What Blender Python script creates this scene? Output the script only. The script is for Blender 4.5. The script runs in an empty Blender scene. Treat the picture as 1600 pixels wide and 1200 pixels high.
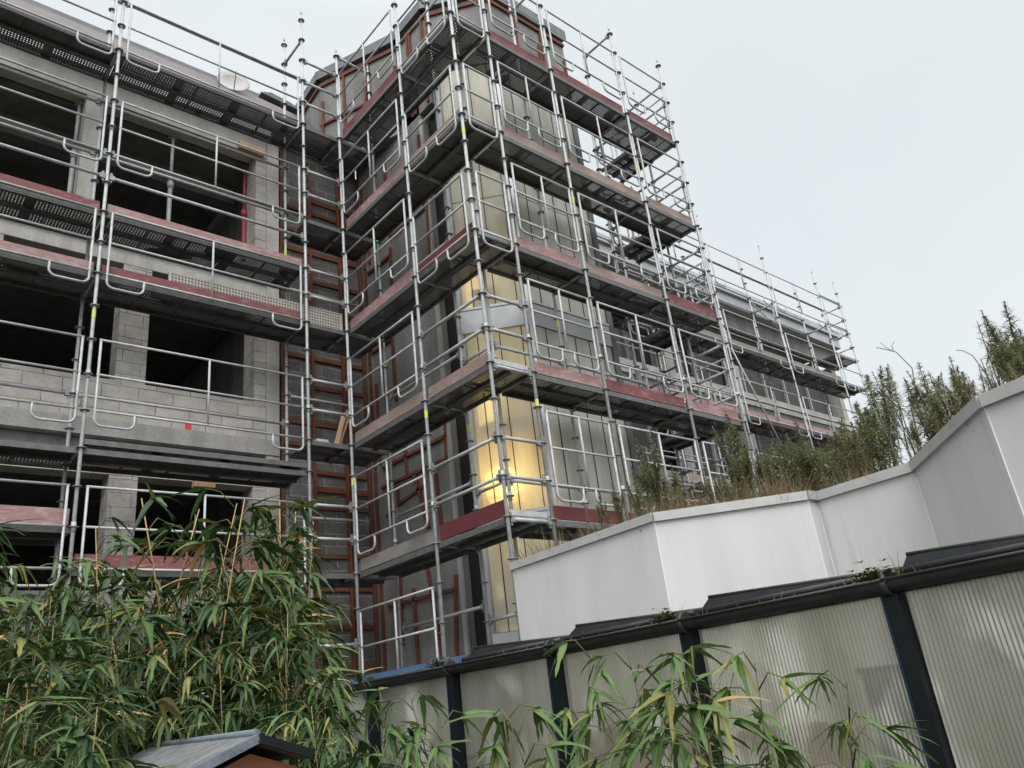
import bpy, math, random
from mathutils import Vector, Matrix
random.seed(7)
S = bpy.context.scene
C = S.collection
R = math.radians
GZ = -1.6                       # ground level; the camera's eye is the origin

# ------------------------------------------------------------------ camera
CAMROT = ((0.75721571, -0.64316313, -0.11386636), (-0.16555586, -0.35762763, 0.91907222), (0.63183512, 0.67708468, 0.37728068))
F = 1238.58
cam = bpy.data.cameras.new('camera'); cam.sensor_width = 36; cam.lens = F/1600*36; cam.clip_start = .05; cam.clip_end = 2000
co = bpy.data.objects.new('camera', cam); C.objects.link(co)
r, u, f = [Vector(v) for v in CAMROT]
m = Matrix((r, u, -f)).transposed().to_4x4()
co.matrix_world = m
S.camera = co

def at(px, py, **k):
    """the point of a photo pixel on a plane x=, y= or z="""
    d = r*((px-800)/F) + u*(-(py-600)/F) + f
    a, v = list(k.items())[0]; i = 'xyz'.index(a)
    return d*(v/d[i])
def far(px, py, dist):
    d = r*((px-800)/F) + u*(-(py-600)/F) + f
    return d*(dist/math.hypot(d.x, d.y))

# ------------------------------------------------------------------ materials
def new_mat(name):
    m = bpy.data.materials.new(name); m.use_nodes = True
    nt = m.node_tree; n = nt.nodes; b = n['Principled BSDF']
    return m, nt, n, b
def node(nt, t, **k):
    x = nt.nodes.new(t)
    for a, v in k.items(): setattr(x, a, v)
    return x
def ramp(nt, fac, stops):
    x = node(nt, 'ShaderNodeValToRGB'); e = x.color_ramp.elements
    while len(e) < len(stops): e.new(.5)
    for q, (p, c) in zip(e, stops): q.position = p; q.color = (*c, 1)
    nt.links.new(fac, x.inputs[0]); return x.outputs[0]
def noise(nt, scale, detail=6, rough=.6, vec=None):
    x = node(nt, 'ShaderNodeTexNoise'); x.inputs['Scale'].default_value = scale
    x.inputs['Detail'].default_value = detail; x.inputs['Roughness'].default_value = rough
    if vec is None:
        t = node(nt, 'ShaderNodeTexCoord'); vec = t.outputs['Object']
    nt.links.new(vec, x.inputs['Vector']); return x.outputs['Fac']
def mapping(nt, scale, rot=(0, 0, 0)):
    t = node(nt, 'ShaderNodeTexCoord'); mp = node(nt, 'ShaderNodeMapping')
    mp.inputs['Scale'].default_value = scale; mp.inputs['Rotation'].default_value = rot
    nt.links.new(t.outputs['Object'], mp.inputs[0]); return mp.outputs[0]
def mix(nt, a, b, fac, mode='MIX'):
    x = node(nt, 'ShaderNodeMix', data_type='RGBA', blend_type=mode)
    for s, v in ((x.inputs[0], fac), (x.inputs[6], a), (x.inputs[7], b)):
        if hasattr(v, 'links'): nt.links.new(v, s)
        elif isinstance(v, tuple): s.default_value = (*v, 1)
        else: s.default_value = v
    return x.outputs[2]
def math_(nt, op, a, b=0.0):
    x = node(nt, 'ShaderNodeMath', operation=op)
    for s, v in zip(x.inputs, (a, b)):
        if hasattr(v, 'links'): nt.links.new(v, s)
        else: s.default_value = v
    return x.outputs[0]
def bump(nt, b, h, strength=.3, dist=.01):
    x = node(nt, 'ShaderNodeBump'); x.inputs['Strength'].default_value = strength; x.inputs['Distance'].default_value = dist
    nt.links.new(h, x.inputs['Height']); nt.links.new(x.outputs[0], b.inputs['Normal'])
def simple(name, c0, c1, scale=6, rough=.7, metal=0, bumps=.15, streak=False, spec=.4):
    m, nt, n, b = new_mat(name)
    v = mapping(nt, (scale, scale, scale*.12)) if streak else mapping(nt, (scale,)*3)
    nz = noise(nt, 1, 8, .65, v)
    nt.links.new(ramp(nt, nz, [(.3, c0), (.7, c1)]), b.inputs['Base Color'])
    b.inputs['Roughness'].default_value = rough; b.inputs['Metallic'].default_value = metal
    b.inputs['Specular IOR Level'].default_value = spec
    if bumps: bump(nt, b, nz, bumps)
    return m
M = {}
def galv():
    m, nt, n, b = new_mat('galvanised steel')
    n1 = noise(nt, 9, 8, .65); n2 = noise(nt, 3.1, 6, .7); n3 = noise(nt, 17, 6, .7)
    c = ramp(nt, n1, [(.3, (.33, .34, .352)), (.7, (.49, .50, .52))])
    c = mix(nt, c, (.57, .56, .54), ramp(nt, n3, [(.6, (0,)*3), (.66, (.8,)*3)]))            # cement splashes
    c = mix(nt, c, (.17, .13, .105), ramp(nt, n2, [(.6, (0,)*3), (.72, (.75,)*3)]))          # dirt and rust bloom
    nt.links.new(c, b.inputs['Base Color']); b.inputs['Roughness'].default_value = .55; b.inputs['Metallic'].default_value = .15
    bump(nt, b, n1, .08); return m
M['galv'] = galv()
M['galv_dark'] = simple('worn dark steel', (.085, .087, .09), (.15, .152, .155), 9, .55, .2, .05)
M['clamp'] = simple('clamp steel', (.16, .16, .16), (.32, .32, .33), 20, .5, .35, .05)
M['zinc'] = simple('grey aluminium', (.40, .41, .43), (.48, .49, .51), 4, .45, .35, .03)
M['zinc_dark'] = simple('dark zinc roof edge', (.11, .115, .125), (.17, .175, .19), 4, .5, .3, .03)
def concrete(name, a, bb, scale=2.2):
    m, nt, n, b = new_mat(name)
    n1 = noise(nt, scale, 9, .7); n2 = noise(nt, 1, 4, .5, mapping(nt, (3, 3, .35))); n3 = noise(nt, 26, 4, .6)
    c = ramp(nt, n1, [(.25, a), (.75, bb)])
    c = mix(nt, c, ramp(nt, n2, [(.42, tuple(x*.62 for x in a)), (.6, bb)]), .35)
    c = mix(nt, c, ramp(nt, n3, [(.45, (.75,)*3), (.62, (1.,)*3)]), .5, 'MULTIPLY')
    nt.links.new(c, b.inputs['Base Color']); b.inputs['Roughness'].default_value = .9
    b.inputs['Specular IOR Level'].default_value = .2
    bump(nt, b, n3, .25, .01); return m
M['concrete'] = concrete('raw concrete', (.36, .35, .335), (.49, .475, .455))
M['concrete_light'] = concrete('pale smooth concrete', (.50, .475, .45), (.61, .585, .56))
M['concrete_grey'] = concrete('grey concrete wall', (.19, .188, .186), (.30, .297, .292), 1.4)
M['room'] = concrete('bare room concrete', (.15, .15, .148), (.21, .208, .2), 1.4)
def blocks(name, axis, c1, c2, mortar, bw=.5, bh=.2):
    m, nt, n, b = new_mat(name)
    t = node(nt, 'ShaderNodeTexCoord'); sp = node(nt, 'ShaderNodeSeparateXYZ'); cb = node(nt, 'ShaderNodeCombineXYZ')
    nt.links.new(t.outputs['Object'], sp.inputs[0]); nt.links.new(sp.outputs[axis], cb.inputs[0]); nt.links.new(sp.outputs['Z'], cb.inputs[1])
    wob = noise(nt, 1.2, 2, .5)
    ad = node(nt, 'ShaderNodeVectorMath', operation='ADD'); nt.links.new(cb.outputs[0], ad.inputs[0])
    sc = node(nt, 'ShaderNodeVectorMath', operation='SCALE'); cc = node(nt, 'ShaderNodeCombineXYZ')
    nt.links.new(wob, cc.inputs[0]); nt.links.new(wob, cc.inputs[1]); nt.links.new(cc.outputs[0], sc.inputs[0]); sc.inputs['Scale'].default_value = .03
    nt.links.new(sc.outputs[0], ad.inputs[1])
    br = node(nt, 'ShaderNodeTexBrick'); nt.links.new(ad.outputs[0], br.inputs['Vector'])
    br.inputs['Scale'].default_value = 1; br.inputs['Brick Width'].default_value = bw; br.inputs['Row Height'].default_value = bh
    br.inputs['Mortar Size'].default_value = .006; br.inputs['Mortar Smooth'].default_value = .25; br.inputs['Bias'].default_value = 0
    br.inputs['Color1'].default_value = (*c1, 1); br.inputs['Color2'].default_value = (*c2, 1); br.inputs['Mortar'].default_value = (*mortar, 1)
    n1 = noise(nt, 3, 8, .65); n2 = noise(nt, 30, 3, .5)
    c = mix(nt, br.outputs['Color'], ramp(nt, n1, [(.3, (.62, .61, .6)), (.62, (1, 1, 1))]), .8, 'MULTIPLY')
    # mortar comes and goes
    gone = ramp(nt, noise(nt, 1.7, 3, .5), [(.42, (0,)*3), (.55, (1,)*3)])
    c = mix(nt, c, mix(nt, c1, ramp(nt, n1, [(.3, (.62, .61, .6)), (.62, (1, 1, 1))]), 1., 'MULTIPLY'), math_(nt, 'MULTIPLY', gone, .55))
    c = mix(nt, c, ramp(nt, n2, [(.3, (.8,)*3), (.6, (1,)*3)]), .6, 'MULTIPLY')
    nt.links.new(c, b.inputs['Base Color']); b.inputs['Roughness'].default_value = .92; b.inputs['Specular IOR Level'].default_value = .15
    bump(nt, b, math_(nt, 'SUBTRACT', n2, br.outputs['Fac']), .5, .012)
    return m
M['block'] = blocks('pale concrete blocks', 'X', (.60, .555, .52), (.52, .485, .46), (.10, .09, .085))
M['block_dark'] = blocks('dark concrete blocks', 'X', (.15, .145, .143), (.21, .205, .2), (.46, .45, .44), .4, .2)
M['brick_wall'] = blocks('ochre blockwork', 'X', (.34, .27, .21), (.29, .24, .20), (.16, .14, .12), .5, .2)
def paint(name, a, bb, wear, amt=.5):
    m, nt, n, b = new_mat(name)
    n1 = noise(nt, 2.3, 6, .6); n2 = noise(nt, 1, 8, .7, mapping(nt, (7, 7, 30)))
    c = ramp(nt, n1, [(.3, a), (.7, bb)])
    c = mix(nt, c, wear, ramp(nt, n2, [(amt, (0,)*3), (amt+.16, (1,)*3)]))
    nt.links.new(c, b.inputs['Base Color']); b.inputs['Roughness'].default_value = .75; b.inputs['Specular IOR Level'].default_value = .25
    bump(nt, b, n2, .15); return m
M['toe_red'] = paint('red painted board', (.16, .055, .06), (.22, .085, .09), (.32, .235, .225), .54)
M['toe_dark'] = paint('dark red painted board', (.105, .026, .03), (.145, .038, .042), (.26, .18, .17), .66)
M['toe_pink'] = paint('faded pink board', (.27, .14, .145), (.34, .215, .21), (.38, .325, .305), .49)
M['toe_wood'] = paint('weathered timber board', (.24, .175, .155), (.32, .255, .235), (.20, .09, .08), .55)
M['toe_grey'] = paint('grey timber board', (.17, .155, .15), (.27, .25, .24), (.36, .33, .31), .6)
M['batten'] = paint('rust brown timber batten', (.115, .042, .027), (.19, .075, .045), (.30, .17, .11), .58)
M['pine'] = paint('fresh pine', (.42, .27, .165), (.52, .36, .23), (.26, .16, .10), .58)
M['orange'] = paint('orange insulation', (.50, .22, .05), (.6, .3, .08), (.36, .16, .05), .6)
def perforated(name, c0, c1, metal, pitch=.040, rad=.2, gapx=True):
    m, nt, n, b = new_mat(name)
    t = node(nt, 'ShaderNodeTexCoord'); sp = node(nt, 'ShaderNodeSeparateXYZ'); nt.links.new(t.outputs['Object'], sp.inputs[0])
    q = []
    for ax in 'XY':
        v = math_(nt, 'SUBTRACT', math_(nt, 'FRACT', math_(nt, 'DIVIDE', sp.outputs[ax], pitch)), .5)
        q.append(math_(nt, 'MULTIPLY', v, v))
    d = math_(nt, 'ADD', q[0], q[1])
    hole = math_(nt, 'LESS_THAN', d, rad*rad)
    for ax, per, cut in (('X', .93, .14), ('Y', .85, .12)):            # the perforation comes in fields between plain strips
        hole = math_(nt, 'MULTIPLY', hole, math_(nt, 'GREATER_THAN', math_(nt, 'FRACT', math_(nt, 'DIVIDE', sp.outputs[ax], per)), cut))
    hole = math_(nt, 'MULTIPLY', hole, math_(nt, 'GREATER_THAN', noise(nt, 1.1, 2, .5), .34))
    tr = node(nt, 'ShaderNodeBsdfTransparent'); ms = node(nt, 'ShaderNodeMixShader')
    nt.links.new(hole, ms.inputs[0]); nt.links.new(b.outputs[0], ms.inputs[1]); nt.links.new(tr.outputs[0], ms.inputs[2])
    nt.links.new(ms.outputs[0], n['Material Output'].inputs[0])
    nt.links.new(ramp(nt, noise(nt, 5, 6, .6), [(.3, c0), (.7, c1)]), b.inputs['Base Color'])
    b.inputs['Metallic'].default_value = metal; b.inputs['Roughness'].default_value = .55
    return m
M['perf'] = perforated('perforated deck steel', (.10, .10, .102), (.17, .17, .175), .1)
M['tray'] = simple('closed deck plate', (.085, .085, .087), (.15, .15, .155), 5, .6, .1, .05)
M['perf_tan'] = simple('dusty perforated steel', (.36, .33, .29), (.46, .43, .38), 14, .7, .1, .1)
M['render_white'] = simple('white rendered cladding', (.70, .69, .70), (.76, .755, .765), .9, .7, 0, .03)
def stained_white():
    m, nt, n, b = new_mat('stained white cladding')
    n1 = noise(nt, 1, 7, .65, mapping(nt, (2.5, 2.5, .5))); n2 = noise(nt, 9, 8, .75)
    c = ramp(nt, n1, [(.28, (.48, .47, .472)), (.58, (.555, .543, .55))])
    c = mix(nt, c, (.36, .35, .345), ramp(nt, math_(nt, 'MULTIPLY', n1, n2), [(.34, (0,)*3), (.46, (.45,)*3)]))
    dr = noise(nt, 1, 4, .6, mapping(nt, (11, 11, .45))); c = mix(nt, c, (.40, .385, .37), ramp(nt, math_(nt, 'MULTIPLY', dr, n1), [(.31, (0,)*3), (.42, (.5,)*3)]))
    nt.links.new(c, b.inputs['Base Color']); b.inputs['Roughness'].default_value = .62; b.inputs['Specular IOR Level'].default_value = .3
    bump(nt, b, n2, .05, .004); return m
M['render_white'] = simple('white corner bead', (.5, .49, .5), (.55, .54, .55), .9, .7, 0, .03)
M['white'] = stained_white()
M['cap'] = simple('grey parapet cap', (.36, .36, .355), (.46, .455, .45), 5, .55, .15, .03)
M['navy'] = simple('dark blue coated steel', (.005, .0068, .0085), (.008, .0105, .013), 5, .5, 0, .03, spec=.2)
M['navy_face'] = simple('blue coated steel', (.022, .055, .12), (.035, .08, .16), 5, .4, .0, .03, spec=.4)
M['navy_edge'] = simple('blue post edge', (.007, .016, .028), (.011, .024, .042), 5, .5, 0, .03, spec=.2)
M['slate'] = simple('dark slate coated metal', (.006, .007, .009), (.018, .020, .023), 8, .85, 0, .1, spec=.12)
M['gutter'] = simple('dark grey gutter', (.018, .019, .02), (.04, .041, .04), 7, .5, 0, .06)
M['black'] = simple('black gasket', (.012,)*3, (.02,)*3, 5, .6, 0, 0)
M['dark_metal'] = simple('dark grey panel', (.09, .092, .1), (.13, .132, .14), 3, .45, .25, .02)
M['roof_brown'] = simple('brown violet roof sheet', (.085, .065, .07), (.14, .11, .115), 3, .6, .1, .1)
M['soil'] = simple('roof soil', (.06, .045, .03), (.13, .1, .07), 9, .95, 0, .6)
M['ground'] = simple('garden earth', (.035, .04, .02), (.08, .075, .04), 3, .95, 0, .5)
M['moss'] = simple('moss', (.08, .10, .02), (.17, .17, .04), 30, .95, 0, .8)
M['shed_roof'] = simple('weathered slate blue plastic', (.075, .08, .09), (.22, .225, .23), 18, .55, 0, .1)
M['shed_edge'] = simple('slate blue plastic edge', (.075, .095, .12), (.17, .195, .225), 24, .5, 0, .1)
M['shed_body'] = simple('terracotta plastic', (.30, .10, .055), (.37, .135, .08), 8, .55, 0, .05)
M['yellow'] = simple('yellow tag', (.55, .6, .1), (.62, .66, .16), 4, .6, 0, 0)
M['red_prop'] = simple('red painted prop', (.35, .05, .05), (.45, .1, .09), 12, .5, 0, .05)
M['sticker'] = simple('red mark', (.8, .04, .05), (.85, .06, .07), 4, .5, 0, 0)
M['dish'] = simple('pale grey dish', (.33, .33, .33), (.4, .4, .4), 4, .5, 0, 0)
M['glass'] = simple('dark window glass', (.018, .019, .021), (.026, .027, .03), 2, .12, 0, 0, spec=.6)
M['shutter'] = simple('brown grey window panel', (.045, .04, .039), (.075, .066, .062), 2, .5, 0, 0)
M['bright'] = simple('pale inner wall', (.62, .6, .52), (.7, .68, .6), 2, .9, 0, 0)
M['band_brown'] = simple('dark brown inner board', (.26, .135, .05), (.36, .20, .085), 2, .9, 0, 0)
M['inner_grey'] = simple('grey inner board', (.42, .43, .42), (.56, .57, .55), 1.2, .9, 0, 0)
M['inner_brown'] = simple('brown floor edge', (.30, .17, .08), (.42, .25, .12), 2, .9, 0, 0)
M['yellow_wall'] = simple('yellow lining', (.72, .58, .22), (.8, .66, .3), 2, .9, 0, 0)
M['box_brown'] = simple('cardboard', (.52, .27, .10), (.62, .36, .16), 3, .9, 0, 0)
M['sheet_white'] = simple('white sheet', (.78, .78, .76), (.82, .82, .8), 3, .8, 0, 0)
M['rib_tan'] = simple('green house floor', (.3, .27, .2), (.36, .33, .26), 3, .9, 0, 0)
def poly(name, col, axis, pitch, rough=.32, trans=.45, refl=.5, ribs=.5, milk=.42, glint=0.):
    """ribbed multiwall polycarbonate: rough see-through, half milky, a little gloss"""
    m, nt, n, b = new_mat(name); n.remove(b)
    t = node(nt, 'ShaderNodeTexCoord'); sp = node(nt, 'ShaderNodeSeparateXYZ'); nt.links.new(t.outputs['Object'], sp.inputs[0])
    if axis == 'D':
        a = math_(nt, 'DIVIDE', math_(nt, 'SUBTRACT', sp.outputs['X'], sp.outputs['Y']), math.sqrt(2))
    else: a = sp.outputs[axis]
    a = math_(nt, 'ADD', a, math_(nt, 'MULTIPLY', noise(nt, 2.0, 2, .5), .02))            # sheets are never quite straight
    fr = math_(nt, 'FRACT', math_(nt, 'DIVIDE', a, pitch))
    tri = math_(nt, 'ABSOLUTE', math_(nt, 'SUBTRACT', fr, .5))          # .5 at the rib
    rib = math_(nt, 'MULTIPLY', math_(nt, 'GREATER_THAN', tri, .36), ramp(nt, noise(nt, 1.3, 2, .5, mapping(nt, (1, 1, .25))), [(.36, (.25,)*3), (.62, (1,)*3)]))
    c = mix(nt, col, tuple(x*(1-ribs) for x in col), rib)
    dirt = ramp(nt, noise(nt, 1, 6, .6, mapping(nt, (3, 3, .6))), [(.3, (.66, .65, .60)), (.62, (1, 1, 1))])
    c = mix(nt, c, dirt, .7, 'MULTIPLY')
    bp = node(nt, 'ShaderNodeBump'); bp.inputs['Strength'].default_value = .35; bp.inputs['Distance'].default_value = .004
    nt.links.new(tri, bp.inputs['Height'])
    rf = node(nt, 'ShaderNodeBsdfRefraction'); rf.inputs['IOR'].default_value = 1.12; rf.inputs['Roughness'].default_value = rough
    tl = node(nt, 'ShaderNodeBsdfTranslucent'); df = node(nt, 'ShaderNodeBsdfDiffuse'); gl = node(nt, 'ShaderNodeBsdfGlossy')
    gl.inputs['Roughness'].default_value = .22; nt.links.new(bp.outputs[0], gl.inputs['Normal']); nt.links.new(bp.outputs[0], rf.inputs['Normal'])
    for x in (rf, tl, df): nt.links.new(c, x.inputs['Color'])
    m1 = node(nt, 'ShaderNodeMixShader'); m1.inputs[0].default_value = trans; nt.links.new(rf.outputs[0], m1.inputs[1]); nt.links.new(tl.outputs[0], m1.inputs[2])
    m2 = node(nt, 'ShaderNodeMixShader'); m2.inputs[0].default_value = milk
    if glint: nt.links.new(math_(nt, 'ADD', math_(nt, 'MULTIPLY', math_(nt, 'MULTIPLY', ramp(nt, noise(nt, 1, 3, .55, mapping(nt, (2.2, 2.2, 1.5))), [(.5, (0,)*3), (.66, (1,)*3)]), math_(nt, 'LESS_THAN', tri, .30)), glint), milk), m2.inputs[0])  # whitish highlights painted between the ribs as milky noise patches
    nt.links.new(m1.outputs[0], m2.inputs[1]); nt.links.new(df.outputs[0], m2.inputs[2])
    fz = node(nt, 'ShaderNodeFresnel'); fz.inputs['IOR'].default_value = 1.5
    m3 = node(nt, 'ShaderNodeMixShader'); nt.links.new(math_(nt, 'MULTIPLY', fz.outputs[0], refl), m3.inputs[0]); nt.links.new(m2.outputs[0], m3.inputs[1]); nt.links.new(gl.outputs[0], m3.inputs[2])
    nt.links.new(m3.outputs[0], n['Material Output'].inputs[0]); return m
M['poly_d'] = poly('milky polycarbonate', (.97, .94, .80), 'D', .03, .42, ribs=.1, milk=.34)
M['poly_x'] = poly('grey green polycarbonate', (.92, .92, .86), 'X', .03, .3, trans=.22, ribs=.1, milk=.33)
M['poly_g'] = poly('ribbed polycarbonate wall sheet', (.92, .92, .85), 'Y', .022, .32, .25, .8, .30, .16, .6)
M['poly_roof'] = poly('clear roof sheet', (.9, .92, .9), 'Y', .022, .2, .4, .7, .1)
def leafmat(name, a, bb, tr=.14, rough=.45):
    m, nt, n, b = new_mat(name)
    oi = node(nt, 'ShaderNodeObjectInfo')
    c = mix(nt, ramp(nt, noise(nt, 14, 4, .6), [(.3, a), (.7, bb)]), tuple(x*.55 for x in a), math_(nt, 'MULTIPLY', oi.outputs['Random'], .6))
    ta = node(nt, 'ShaderNodeAttribute', attribute_name='tip'); ra = node(nt, 'ShaderNodeAttribute', attribute_name='rib')
    c = mix(nt, c, tuple(min(1, x*1.5+.02) for x in bb), math_(nt, 'MULTIPLY', ramp(nt, ra.outputs['Fac'], [(.82, (0,)*3), (.94, (1,)*3)]), .4))       # pale midrib
    dry = math_(nt, 'ADD', ta.outputs['Fac'], math_(nt, 'MULTIPLY', math_(nt, 'SUBTRACT', noise(nt, 9, 4, .6), .5), 1.1))
    c = mix(nt, c, (.24, .16, .07), ramp(nt, dry, [(1.06, (0,)*3), (1.2, (.85,)*3)]))                                  # dry tips
    nt.links.new(c, b.inputs['Base Color']); b.inputs['Roughness'].default_value = rough; b.inputs['Specular IOR Level'].default_value = .25
    tl = node(nt, 'ShaderNodeBsdfTranslucent'); nt.links.new(c, tl.inputs[0])
    ms = node(nt, 'ShaderNodeMixShader'); ms.inputs[0].default_value = tr
    nt.links.new(b.outputs[0], ms.inputs[1]); nt.links.new(tl.outputs[0], ms.inputs[2]); nt.links.new(ms.outputs[0], n['Material Output'].inputs[0])
    return m
M['leaf'] = leafmat('bamboo leaf', (.062, .122, .034), (.098, .165, .048))
M['leaf_f'] = leafmat('fresh bamboo leaf', (.085, .155, .045), (.125, .20, .06), .22)
M['leaf_b'] = leafmat('dark bamboo leaf', (.022, .05, .02), (.04, .078, .028))
M['leaf_y'] = leafmat('yellowing bamboo leaf', (.16, .165, .045), (.235, .215, .06))
M['leaf_t'] = leafmat('dry bamboo leaf', (.34, .22, .09), (.42, .28, .13))
M['culm'] = simple('bamboo stem', (.15, .13, .055), (.30, .215, .10), 12, .6, 0, .05)
M['weed'] = leafmat('weed leaf', (.22, .26, .14), (.30, .33, .19), .4, .85)
M['weed_b'] = leafmat('olive weed leaf', (.27, .24, .12), (.33, .29, .16), .2, .7)
M['weed_d'] = leafmat('dark weed tip', (.10, .105, .08), (.14, .145, .11), .1, .8)
M['straw'] = leafmat('dry grass', (.22, .145, .09), (.33, .225, .15), .25, .8)
M['straw_g'] = leafmat('olive dry grass', (.12, .12, .04), (.17, .16, .06), .2, .8)
M['stalk'] = simple('green stalk', (.06, .08, .025), (.13, .12, .045), 14, .7, 0, 0)
M['culm_tan'] = simple('tan bamboo cane', (.30, .19, .085), (.46, .29, .14), 12, .6, 0, .05)
M['culm_dark'] = simple('dark stem', (.05, .04, .028), (.11, .085, .05), 14, .6, 0, 0)
M['twig'] = simple('dark twig', (.16, .15, .145), (.24, .22, .21), 20, .9, 0, 0)
M['bulb'] = new_mat('lamp bulb')[0]
_b = M['bulb'].node_tree.nodes['Principled BSDF']; _b.inputs['Emission Color'].default_value = (1, .7, .25, 1); _b.inputs['Emission Strength'].default_value = 30

# ------------------------------------------------------------------ mesh builder
LOC = {}
class MB:
    def __init__(s): s.v = []; s.f = []; s.mi = []; s.sm = []; s.at = {}
    def add(s, vs, fs, mi=0, smooth=False):
        o = len(s.v); s.v += [tuple(v) for v in vs]
        for q in fs: s.f.append(tuple(i+o for i in q)); s.mi.append(mi); s.sm.append(smooth)
        return s
    def box(s, a, b, mi=0):
        x0, y0, z0 = a; x1, y1, z1 = b
        x0, x1 = sorted((x0, x1)); y0, y1 = sorted((y0, y1)); z0, z1 = sorted((z0, z1))
        return s.add([(x0,y0,z0),(x1,y0,z0),(x1,y1,z0),(x0,y1,z0),(x0,y0,z1),(x1,y0,z1),(x1,y1,z1),(x0,y1,z1)],
                     [(0,3,2,1),(4,5,6,7),(0,1,5,4),(1,2,6,5),(2,3,7,6),(3,0,4,7)], mi)
    def bar(s, p, q, w, h, mi=0, up=(0,0,1)):
        """a rectangular bar between two points; h lies along up"""
        p, q = Vector(p), Vector(q); d = (q-p).normalized(); upv = Vector(up)
        if abs(d.dot(upv)) > .98: upv = Vector((1,0,0))
        sx = d.cross(upv).normalized(); sz = sx.cross(d).normalized()
        vs = [e + sx*(a*w/2) + sz*(b*h/2) for e in (p, q) for a, b in ((-1,-1),(1,-1),(1,1),(-1,1))]
        return s.add(vs, [(0,1,2,3),(7,6,5,4),(0,4,5,1),(1,5,6,2),(2,6,7,3),(3,7,4,0)], mi)
    def prism(s, pts, z0, z1, mi=0):
        n = len(pts); vs = [(x, y, z0) for x, y in pts] + [(x, y, z1) for x, y in pts]
        return s.add(vs, [tuple(range(n))[::-1], tuple(range(n, 2*n))] + [(i, (i+1) % n, n+(i+1) % n, n+i) for i in range(n)], mi)
    def pipe(s, pts, rad, n=8, mi=0, caps=True):
        pts = [Vector(p) for p in pts]; rs = rad if isinstance(rad, (list, tuple)) else [rad]*len(pts)
        t0 = (pts[1]-pts[0]).normalized()
        a = t0.cross(Vector((0,0,1)))
        if a.length < .05: a = Vector((1,0,0))
        a.normalize(); vs = []; o = len(pts)
        for i, p in enumerate(pts):
            t = ((pts[min(i+1,o-1)]-p).normalized() + (p-pts[max(i-1,0)]).normalized()).normalized()
            a = (a - t*a.dot(t)).normalized(); b = t.cross(a)
            vs += [p + (a*math.cos(2*math.pi*k/n) + b*math.sin(2*math.pi*k/n))*rs[i] for k in range(n)]
        fs = [(i*n+k, i*n+(k+1) % n, (i+1)*n+(k+1) % n, (i+1)*n+k) for i in range(o-1) for k in range(n)]
        s.add(vs, fs, mi, True)
        if caps: 
            b0 = len(s.v)-len(vs)
            s.f += [tuple(b0+k for k in range(n))[::-1], tuple(b0+(o-1)*n+k for k in range(n))]; s.mi += [mi, mi]; s.sm += [False, False]
        return s
    def build(s, name, mats, parent=None):
        me = bpy.data.meshes.new(name)
        base = LOC.get(parent.name, Vector()) if parent else Vector()
        me.from_pydata([(v[0]-base.x, v[1]-base.y, v[2]-base.z) for v in s.v], [], s.f)
        for mt in (mats if isinstance(mats, (list, tuple)) else [mats]): me.materials.append(M[mt])
        me.polygons.foreach_set('material_index', s.mi); me.polygons.foreach_set('use_smooth', s.sm)
        if s.at:
            for k, nm in enumerate(('tip', 'rib')):
                al = [0.0]*len(s.v)
                for i, q in s.at.items(): al[i] = q[k]
                me.attributes.new(nm, 'FLOAT', 'POINT').data.foreach_set('value', al)
        me.update()
        o = bpy.data.objects.new(name, me); C.objects.link(o)
        if parent: o.parent = parent; LOC[o.name] = base
        return o
def thing(name, label, cat, loc=(0,0,0), group=None):
    o = bpy.data.objects.new(name, None); C.objects.link(o); o.location = loc; o.empty_display_size = .1
    o['label'] = label; o['category'] = cat
    if group: o['group'] = group
    LOC[o.name] = Vector(loc); return o
def tag(o, label, cat, group=None):
    o['label'] = label; o['category'] = cat
    if group: o['group'] = group
    return o
def struct(o, kind='structure'): o['kind'] = kind; return o

# ------------------------------------------------------------------ sky and light
W = bpy.data.worlds.new('World'); S.world = W; W.use_nodes = True
nt = W.node_tree; bg = nt.nodes['Background']
sky = node(nt, 'ShaderNodeTexSky', sky_type='NISHITA'); sky.sun_disc = False
sky.sun_elevation = R(48); sky.sun_rotation = R(215); sky.air_density = 1.0; sky.dust_density = 4; sky.ozone_density = 1
tc = node(nt, 'ShaderNodeTexCoord'); sp = node(nt, 'ShaderNodeSeparateXYZ'); nt.links.new(tc.outputs['Generated'], sp.inputs[0])
# an even cloud sheet over the blue sky, brighter overhead as cloud is
cloud = ramp(nt, sp.outputs['Z'], [(0, (5.95, 6.3, 6.45)), (.3, (6.15, 6.5, 6.65)), (.74, (6.2, 6.55, 6.65)), (.9, (11, 11.2, 11.3)), (1, (13, 13.2, 13.2))])
cl = noise(nt, 1.6, 5, .5, tc.outputs['Generated'])
cloud = mix(nt, cloud, ramp(nt, cl, [(.3, (.955, .96, .975)), (.7, (1.03, 1.03, 1.025))]), 1., 'MULTIPLY')
vd = node(nt, 'ShaderNodeVectorMath', operation='DOT_PRODUCT'); nt.links.new(tc.outputs['Generated'], vd.inputs[0])
vd.inputs[1].default_value = (math.sin(R(215))*math.cos(R(48)), math.cos(R(215))*math.cos(R(48)), math.sin(R(48)))
cloud = mix(nt, cloud, ramp(nt, vd.outputs['Value'], [(.12, (1, 1, 1)), (.5, (1.5, 1.5, 1.48)), (1, (2.3, 2.27, 2.2))]), 1., 'MULTIPLY')   # thinner cloud before the sun, behind the camera
nt.links.new(mix(nt, sky.outputs[0], cloud, .93), bg.inputs[0]); bg.inputs[1].default_value = .1
sun = bpy.data.lights.new('sun', 'SUN'); sun.energy = 1.2; sun.angle = R(35); sun.color = (1, .97, .93)
so = bpy.data.objects.new('sun', sun); C.objects.link(so)
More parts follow.
